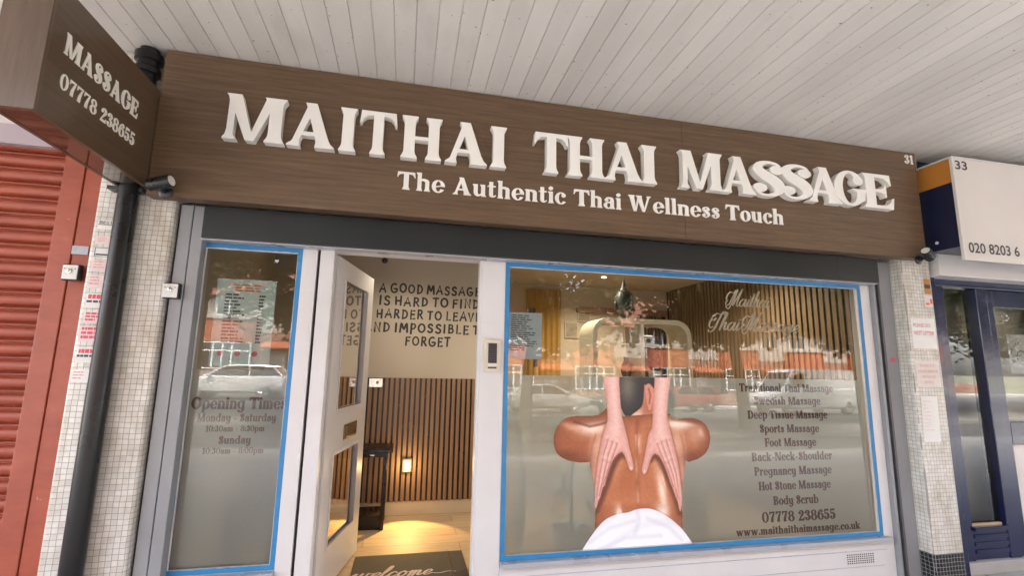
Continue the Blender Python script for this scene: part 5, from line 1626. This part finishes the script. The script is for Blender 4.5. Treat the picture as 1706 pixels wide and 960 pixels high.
cell = ok[:-1, :-1] & ok[1:, :-1] & ok[:-1, 1:] & ok[1:, 1:]
jj, ii = np.nonzero(cell)
quad = np.stack([jj * nx + ii, jj * nx + ii + 1, (jj + 1) * nx + ii + 1, (jj + 1) * nx + ii], 1)
used = np.unique(quad)
idx[used] = np.arange(len(used))
co = np.stack([XX.ravel()[used] - 3.02, np.array([GR(z) - .0022 for z in ZZ.ravel()[used]]) - .23, ZZ.ravel()[used] - .338], 1)
me = bpy.data.meshes.new('window_picture')
me.vertices.add(len(used))
me.vertices.foreach_set('co', co.ravel())
q = idx[quad]
me.loops.add(q.size)
me.loops.foreach_set('vertex_index', q.ravel())
me.polygons.add(len(q))
me.polygons.foreach_set('loop_start', np.arange(len(q)) * 4)
me.polygons.foreach_set('loop_total', np.full(len(q), 4))
at = me.color_attributes.new('print', 'FLOAT_COLOR', 'POINT')
at.data.foreach_set('color', np.concatenate([lr.reshape(-1, 3)[used], np.ones((len(used), 1))], 1).astype(np.float32).ravel())
me.update(calc_edges=True)
me.validate()
N = NT('printed_vinyl')
N.done(N.bsdf(Base_Color=N.n('ShaderNodeAttribute', attribute_name='print').outputs[0], Roughness=.6))
me.materials.append(N.m)
wp = bpy.data.objects.new('window_picture', me)
COL.objects.link(wp)
wp.location = (3.02, .23, .338)
tag(wp, 'printed picture of hands massaging a bare back, stuck on the big window', 'window sticker')
# ------------------------------------------------------------------ across the street (seen mirrored in the glass)
def car(name, label, cat, loc, rot, paint, kind='saloon', group='cars parked across the street'):
    t = thing(name, label, cat, (0, 0, 0), group)
    prof = {  # x (front = +), z of bonnet / roof line, length data
        'saloon': dict(L=4.45, base=[(-2.22, .62, .92), (-2.1, .36, 1.0), (-1.3, .28, 1.0), (.7, .28, .98), (1.6, .30, .90), (2.1, .36, .76), (2.22, .5, .64)], cab=[(-1.75, .98), (-1.05, 1.40), (-.1, 1.46), (.35, 1.42), (1.15, .96)], w=.88, ax=(-1.33, 1.35), r=.32),
        'hatch': dict(L=4.2, base=[(-2.1, .60, .94), (-2.0, .36, 1.0), (-1.3, .28, 1.0), (.7, .28, 1.0), (1.5, .30, .92), (2.0, .36, .78), (2.1, .5, .66)], cab=[(-1.98, 1.0), (-1.55, 1.40), (-.3, 1.47), (.3, 1.43), (1.1, .98)], w=.88, ax=(-1.28, 1.3), r=.32),
        'van': dict(L=5.4, base=[(-2.7, .55, 1.3), (-2.65, .36, 1.3), (-1.5, .3, 1.3), (1.3, .3, 1.3), (2.0, .32, 1.1), (2.55, .4, 1.0), (2.7, .55, .85)], cab=[(-2.68, 1.3), (-2.6, 2.2), (.9, 2.25), (1.25, 2.15), (2.1, 1.1)], w=.98, ax=(-1.6, 1.75), r=.34),
    }[kind]
    w = prof['w']
    mb = MB()
    rows = []
    for i, (x, zb, zs) in enumerate(prof['base']):
        k = .82 if i in (0, len(prof['base']) - 1) else .96 if i in (1, len(prof['base']) - 2) else 1
        ww = w * k
        m = (zb + zs) / 2
        half = [(ww * .90, zb), (ww, zb + .1), (ww * 1.005, m), (ww * .985, zs - .06), (ww * .90, zs)]
        row = [(x, y, z) for y, z in half] + [(x, 0, zs + .03)] + [(x, -y, z) for y, z in reversed(half)]
        rows.append(row)
    mb.grid(rows, close=True)
    n = len(rows[0])
    mb.add(rows[0], [tuple(range(n - 1, -1, -1))])
    mb.add(rows[-1], [tuple(range(n))])
    body = mesh_obj('body', mb, paint, t, smooth=True)
    c = prof['cab']
    def cabin(scale_lo, scale_hi):
        mb = MB()
        z0 = min(p[1] for p in c)
        z1 = max(p[1] for p in c)
        L_, R_ = [], []
        for x, z in c:
            k = (z - z0) / (z1 - z0)
            y = w * (scale_lo * (1 - k) + scale_hi * k)
            L_.append((x, y, z - .02))
            R_.append((x, -y, z - .02))
        nn = len(c)
        mb.add(L_ + R_, [tuple(range(nn)), tuple(range(2 * nn - 1, nn - 1, -1))] + [(i, i + nn, i + 1 + nn, i + 1) for i in range(nn - 1)])
        return mb
    if kind == 'van':
        g_ = mesh_obj('cabin', cabin(.93, .84), paint, t, smooth=True)
        gl = MB()
        gl.add([(2.06, .72, 1.18), (2.06, -.72, 1.18), (1.32, -.72, 2.06), (1.32, .72, 2.06)], [(0, 1, 2, 3)])
        for s in (-1, 1):
            gl.add([(.75, s * .915, 1.36), (1.72, s * .925, 1.36), (1.2, s * .865, 1.95), (.75, s * .862, 2.0)], [(0, 1, 2, 3)])
        gl.v = [(x + .03 if abs(y) < .8 else x, y * 1.01, z + .012) for x, y, z in gl.v]
        mesh_obj('windows', gl, M['carglass'], g_)
    else:
        g_ = mesh_obj('windows', cabin(.90, .68), M['carglass'], t, smooth=True)
        rp = MB()
        zz = [p for p in c if p[1] > 1.38]
        z0, z1 = min(p[1] for p in c), max(p[1] for p in c)
        rp.grid([[(x, y * w * (.9 + (.68 - .9) * (z - z0) / (z1 - z0)) * 1.01, z - .01) for y in (-1, -.5, 0, .5, 1)] for x, z in zz])
        for s in (-1, 1):
            for (a, b) in ((c[0], c[1]), (c[-1], c[-2])):
                P3 = lambda p: (p[0], s * w * (.9 + (.68 - .9) * (p[1] - z0) / (z1 - z0)) * 1.005, p[1] - .015)
                rp.tube([P3(a), P3(b)], .045, 6)
            xm = .5 * (c[1][0] + c[3][0])
            rp.tube([(xm, s * w * .895, z0), (xm, s * w * .70, z1 - .03)], .035, 6)
            rp.tube([P3(q_) for q_ in c[1:4]], .04, 6)
        mesh_obj('roof', rp, paint, t, smooth=True)
    for x in prof['ax']:
        for s in (-1, 1):
            r = prof['r']
            yc = s * (w - .10)
            wh = mesh_obj('wheel', MB().lathe([(r * .6, -.1), (r * .95, -.1), (r, -.07), (r, .07), (r * .95, .1), (r * .6, .1)], (x, yc, r), 24, 'y'), M['tyre'], t, smooth=True)
            rim = MB().lathe([(r * .62, -.104), (r * .62, .104)], (x, yc, r), 20, 'y')
            for k in range(5):
                a = 2 * PI * k / 5
                rim.tube([(x, yc + s * .108, r), (x + r * .58 * math.cos(a), yc + s * .108, r + r * .58 * math.sin(a))], .03, 6)
            mesh_obj('rim', rim, M['rim'], wh, smooth=True)
    fx, bx = prof['base'][-1][0], prof['base'][0][0]
    for s in (-1, 1):
        mesh_obj('headlight', MB().box(fx - .25, fx - .02, s * .60 - .16, s * .60 + .16, .62, .74), M['lamp_clear'], t, bevel=.02)
        mesh_obj('tail_light', MB().box(bx - .01, bx + .12, s * .64 - .12, s * .64 + .12, .78, .95), M['lamp_red'], t, bevel=.02)
        mesh_obj('mirror', MB().box(.75 if kind != 'van' else 1.7, .95 if kind != 'van' else 1.85, s * w - .02 if s > 0 else s * w - .16, s * w + .16 if s > 0 else s * w + .02, .98 if kind != 'van' else 1.35, 1.12 if kind != 'van' else 1.6), paint, t, bevel=.02)
    t.location = loc
    t.rotation_euler = (0, 0, rot)
    return t
def carpaint(name, c, metal=.0):
    return plain(name, c, .22, .03, 2, metal=metal, coat=.8)
cp_silver = carpaint('silver_car_paint', (.42, .42, .40), .3)
cp_white = carpaint('white_car_paint', (.74, .74, .73))
cp_dark = carpaint('dark_grey_car_paint', (.05, .05, .052), .2)
cp_red = carpaint('red_car_paint', (.30, .03, .025))
ZR = -.13
car('parked_car', 'silver saloon car parked across the road, mirrored at left of the big window', 'car', (8.75, -21.4, ZR), 0, cp_silver)
car('parked_car', 'white hatchback parked across the road, mirrored in the left window', 'car', (-5.6, -20.2, ZR), PI, cp_white, 'hatch')
car('parked_car', 'dark grey hatchback parked between the silver saloon and the red car', 'car', (13.3, -20.6, ZR), PI, cp_dark, 'hatch')
car('parked_car', 'red hatchback parked beside the white van across the road', 'car', (17.6, -23.0, ZR), PI, cp_red, 'hatch')
car('parked_van', 'white panel van parked across the road, mirrored at right of the big window', 'van', (23.4, -20.0, ZR), PI, cp_white, 'van').scale = (1.1, 1.1, 1.1)
car('parked_car', 'second white hatchback parked far to the right across the road', 'car', (31.5, -20.6, ZR), 0, cp_white, 'hatch')

# one house of the terrace, copied along the street
def house():
    t = thing('house', 'white rendered house with red tiled bay', 'house', (0, 0, 0), 'houses across the street')
    y0 = 0.0
    H = lambda n, mb, m, par=None, **k: mesh_obj(n, mb, m, par or t, **k)
    H('wall', MB().box(-3.0, 3.0, -8, 0, 0, 3.3), M['brick'])
    H('upper_wall', MB().box(-3.0, 3.0, -8, .02, 3.302, 5.6), M['render'])
    rf = H('roof', MB().prism([(.45, 5.55), (-4, 8.6), (-8.4, 5.55), (-4, 5.602)], 'x', -3.0, 3.0), M['rooftile'])
    H('chimney', MB().box(-2.9, -2.0, -4.5, -3.5, 7.9, 9.8), M['brick'], rf)
    bay = [(-.2, 0), (-.2, .75), (.2, 1.05), (2.3, 1.05), (2.7, .75), (2.7, 0)]
    H('bay_base', MB().prism(bay, 'z', 0, 1.0), M['brick'])
    H('bay_tiles', MB().prism([(x * 1.02 - .02, y * 1.04) for x, y in bay], 'z', 2.62, 4.02), M['redtile'])
    H('bay_roof', MB().prism([(x * 1.06 - .06, y * 1.12) for x, y in bay], 'z', 4.022, 4.12), M['render'])
    bw = H('bay_window', MB().prism([(x, y * .97) for x, y in bay], 'z', 1.002, 2.618), M['houseglass'])
    fr = MB()
    for (a, b) in ((bay[1], bay[2]), (bay[2], bay[3]), (bay[3], bay[4])):
        for k in range(5 if b[0] - a[0] > 1 else 2):
            n = 4 if b[0] - a[0] > 1 else 1
            u = k / n
            x, y = a[0] + (b[0] - a[0]) * u, a[1] + (b[1] - a[1]) * u
            fr.box(x - .045, x + .045, y - .05, y + .03, 1.0, 2.62)
        for z in (1.0, 2.05, 2.54):
            fr.tube([(a[0], a[1], z + .04), (b[0], b[1], z + .04)], .045, 6)
    H('window_frame', fr, M['upvc'], bw)
    for x in (.3, -2.3):
        wn = H('window', MB().box(x, x + 1.5, .021, .06, 4.3, 5.35), M['upvc'])
        H('pane', MB().box(x + .08, x + .70, .0605, .066, 4.38, 5.27).box(x + .80, x + 1.42, .0605, .066, 4.38, 5.27), M['houseglass'], wn)
    H('door', MB().box(-2.3, -1.35, .001, .06, .05, 2.15), M['white_box'])
    H('porch_roof', MB().prism([(0.001, 2.75), (1.0, 2.4), (1.0, 2.3), (.001, 2.3)], 'x', -2.75, -.35), M['redtile'])
    return t
labs = {-16: 'leftmost house of the terrace opposite', -10: 'second house from the left in the terrace opposite', -4: 'terrace house facing the left window, behind the white hatchback', 2: 'terrace house straight across from the shop door', 8: 'terrace house behind the silver saloon car', 14: 'terrace house behind the dark grey hatchback', 20: 'terrace house behind the white van', 26: 'terrace house with its bay mirrored right of the tree trunk', 32: 'terrace house at the right of the mirrored street', 38: 'second house from the right in the terrace opposite', 44: 'rightmost house of the terrace opposite'}
h0 = house()
for i, x in enumerate(sorted(labs)):
    h = h0 if i == 0 else copy_tree(h0)
    h.location = (x - .5, -30, 0)
    h['label'] = labs[x]
# low garden wall
tag(mesh_obj('garden_wall', MB().box(-20, 48, -28.0, -27.75, 0, .75), M['brick'], loc=(14, -28, 0)), 'low red brick garden wall in front of the terrace opposite', 'wall')

def tree_meshes(seed, leafmat, trunk_h=2.7, rad=4.2, top=9.5, low=2.8, lean=(-.25, 0), nleaf=7000, size=.2):
    rnd = random.Random(seed)
    tk = MB()
    pts = [Vector((0, 0, -.05)), Vector((lean[0] * .3, lean[1] * .3, trunk_h * .5)), Vector((lean[0], lean[1], trunk_h))]
    tk.tube(pts, [.23, .18, .165], 12)
    tips = []
    for i in range(9):
        a = 2 * PI * i / 9 + rnd.uniform(-.3, .3)
        el = rnd.uniform(.25, 1.2)
        b = pts[-1] + Vector((0, 0, -.1 + .12 * (i % 4)))
        L = rnd.uniform(.6, .95) * rad
        d = Vector((math.cos(a) * math.cos(el), math.sin(a) * math.cos(el), math.sin(el)))
        m = b + d * L * .5 + Vector((rnd.uniform(-.2, .2), rnd.uniform(-.2, .2), rnd.uniform(0, .3)))
        e = b + d * L + Vector((0, 0, .5))
        tk.tube([b, m, e], [.10, .06, .02], 7)
        tips += [m, e]
        for j in range(3):
            d2 = (d + Vector((rnd.uniform(-.8, .8), rnd.uniform(-.8, .8), rnd.uniform(-.3, .6)))).normalized()
            s = b + (e - b) * rnd.uniform(.35, .8)
            q_ = s + d2 * rnd.uniform(.8, 1.6)
            tk.tube([s, (s + q_) / 2 + Vector((0, 0, .05)), q_], [.035, .02, .008], 5)
            tips.append(q_)
    lf_ = MB()
    cz = (low + top) / 2
    clumps = []
    for i in range(190):
        for _ in range(30):
            p = Vector((rnd.uniform(-1, 1), rnd.uniform(-1, 1), rnd.uniform(-1, 1)))
            if .25 < p.length < 1.0:
                break
        z = cz + (p.z if p.z > 0 else -abs(p.z) ** .8) * (top - low) / 2
        rr = rad * (1.0 if z > low + 1 else .92)
        clumps.append((Vector((lean[0] + p.x * rr, lean[1] + p.y * rr, z)), rnd.uniform(.45, .95)))
    per = nleaf // len(clumps)
    for c, r in clumps:
        for k in range(per):
            v = Vector((rnd.gauss(0, .5), rnd.gauss(0, .5), rnd.gauss(0, .38))) * r
            p = c + v
            if p.z < low - .2:
                continue
            a, b = rnd.uniform(0, 2 * PI), rnd.uniform(-.9, .9)
            d = Vector((math.cos(a) * math.cos(b), math.sin(a) * math.cos(b), math.sin(b)))
            s = d.cross(Vector((rnd.uniform(-1, 1), rnd.uniform(-1, 1), 1))).normalized()
            l_ = size * rnd.uniform(.7, 1.4)
            lf_.add([p, p + d * l_ * .5 + s * l_ * .38, p + d * l_, p + d * l_ * .5 - s * l_ * .38], [(0, 1, 2, 3)])
    return tk, lf_
def tree(label, loc, seed, leaf, **k):
    t = thing('street_tree', label, 'tree', (0, 0, 0), 'street trees across the road')
    tk, lf_ = tree_meshes(seed, leaf, **k)
    mesh_obj('trunk', tk, M['bark'], t, smooth=True)
    mesh_obj('crown', lf_, leaf, t, fix=False)
    t.location = loc
    return t
t1 = tree('street tree with leaning trunk mirrored right of centre in the big window', (12.6, -11, -.05), 11, M['leaf'], nleaf=26000, rad=4.7)
def tcopy(src, label, loc, rz, s=1.0):
    c = copy_tree(src)
    c['label'] = label
    c.location = loc
    c.rotation_euler = (0, 0, rz)
    c.scale = (s, s, s)
    return c
t2 = tree('street tree mirrored at the left of the big window', (5.2, -11.6, -.05), 23, M['leaf'], nleaf=26000, rad=4.7, lean=(.2, .1), low=2.35)
tcopy(t1, 'street tree beyond the white van, mirrored at far right', (20.2, -12.2, -.05), 2.1)
t3 = tree('copper leaved tree mirrored in the top of the left window', (-4.9, -12.3, -.05), 31, M['leaf_red'], nleaf=4200, rad=3.3, low=4.1, top=9, trunk_h=3.6)
tcopy(t2, 'street tree mirrored at the right edge of the left window', (-.1, -10.6, -.05), 1.2, .92)
tcopy(t2, 'street tree far along the road at right', (28, -12, -.05), 4.0)
tcopy(t1, 'yellow green street tree furthest right', (36, -13, -.05), .7)
tcopy(t3, 'street tree far along the road at left', (-11, -12, -.05), 1.0)
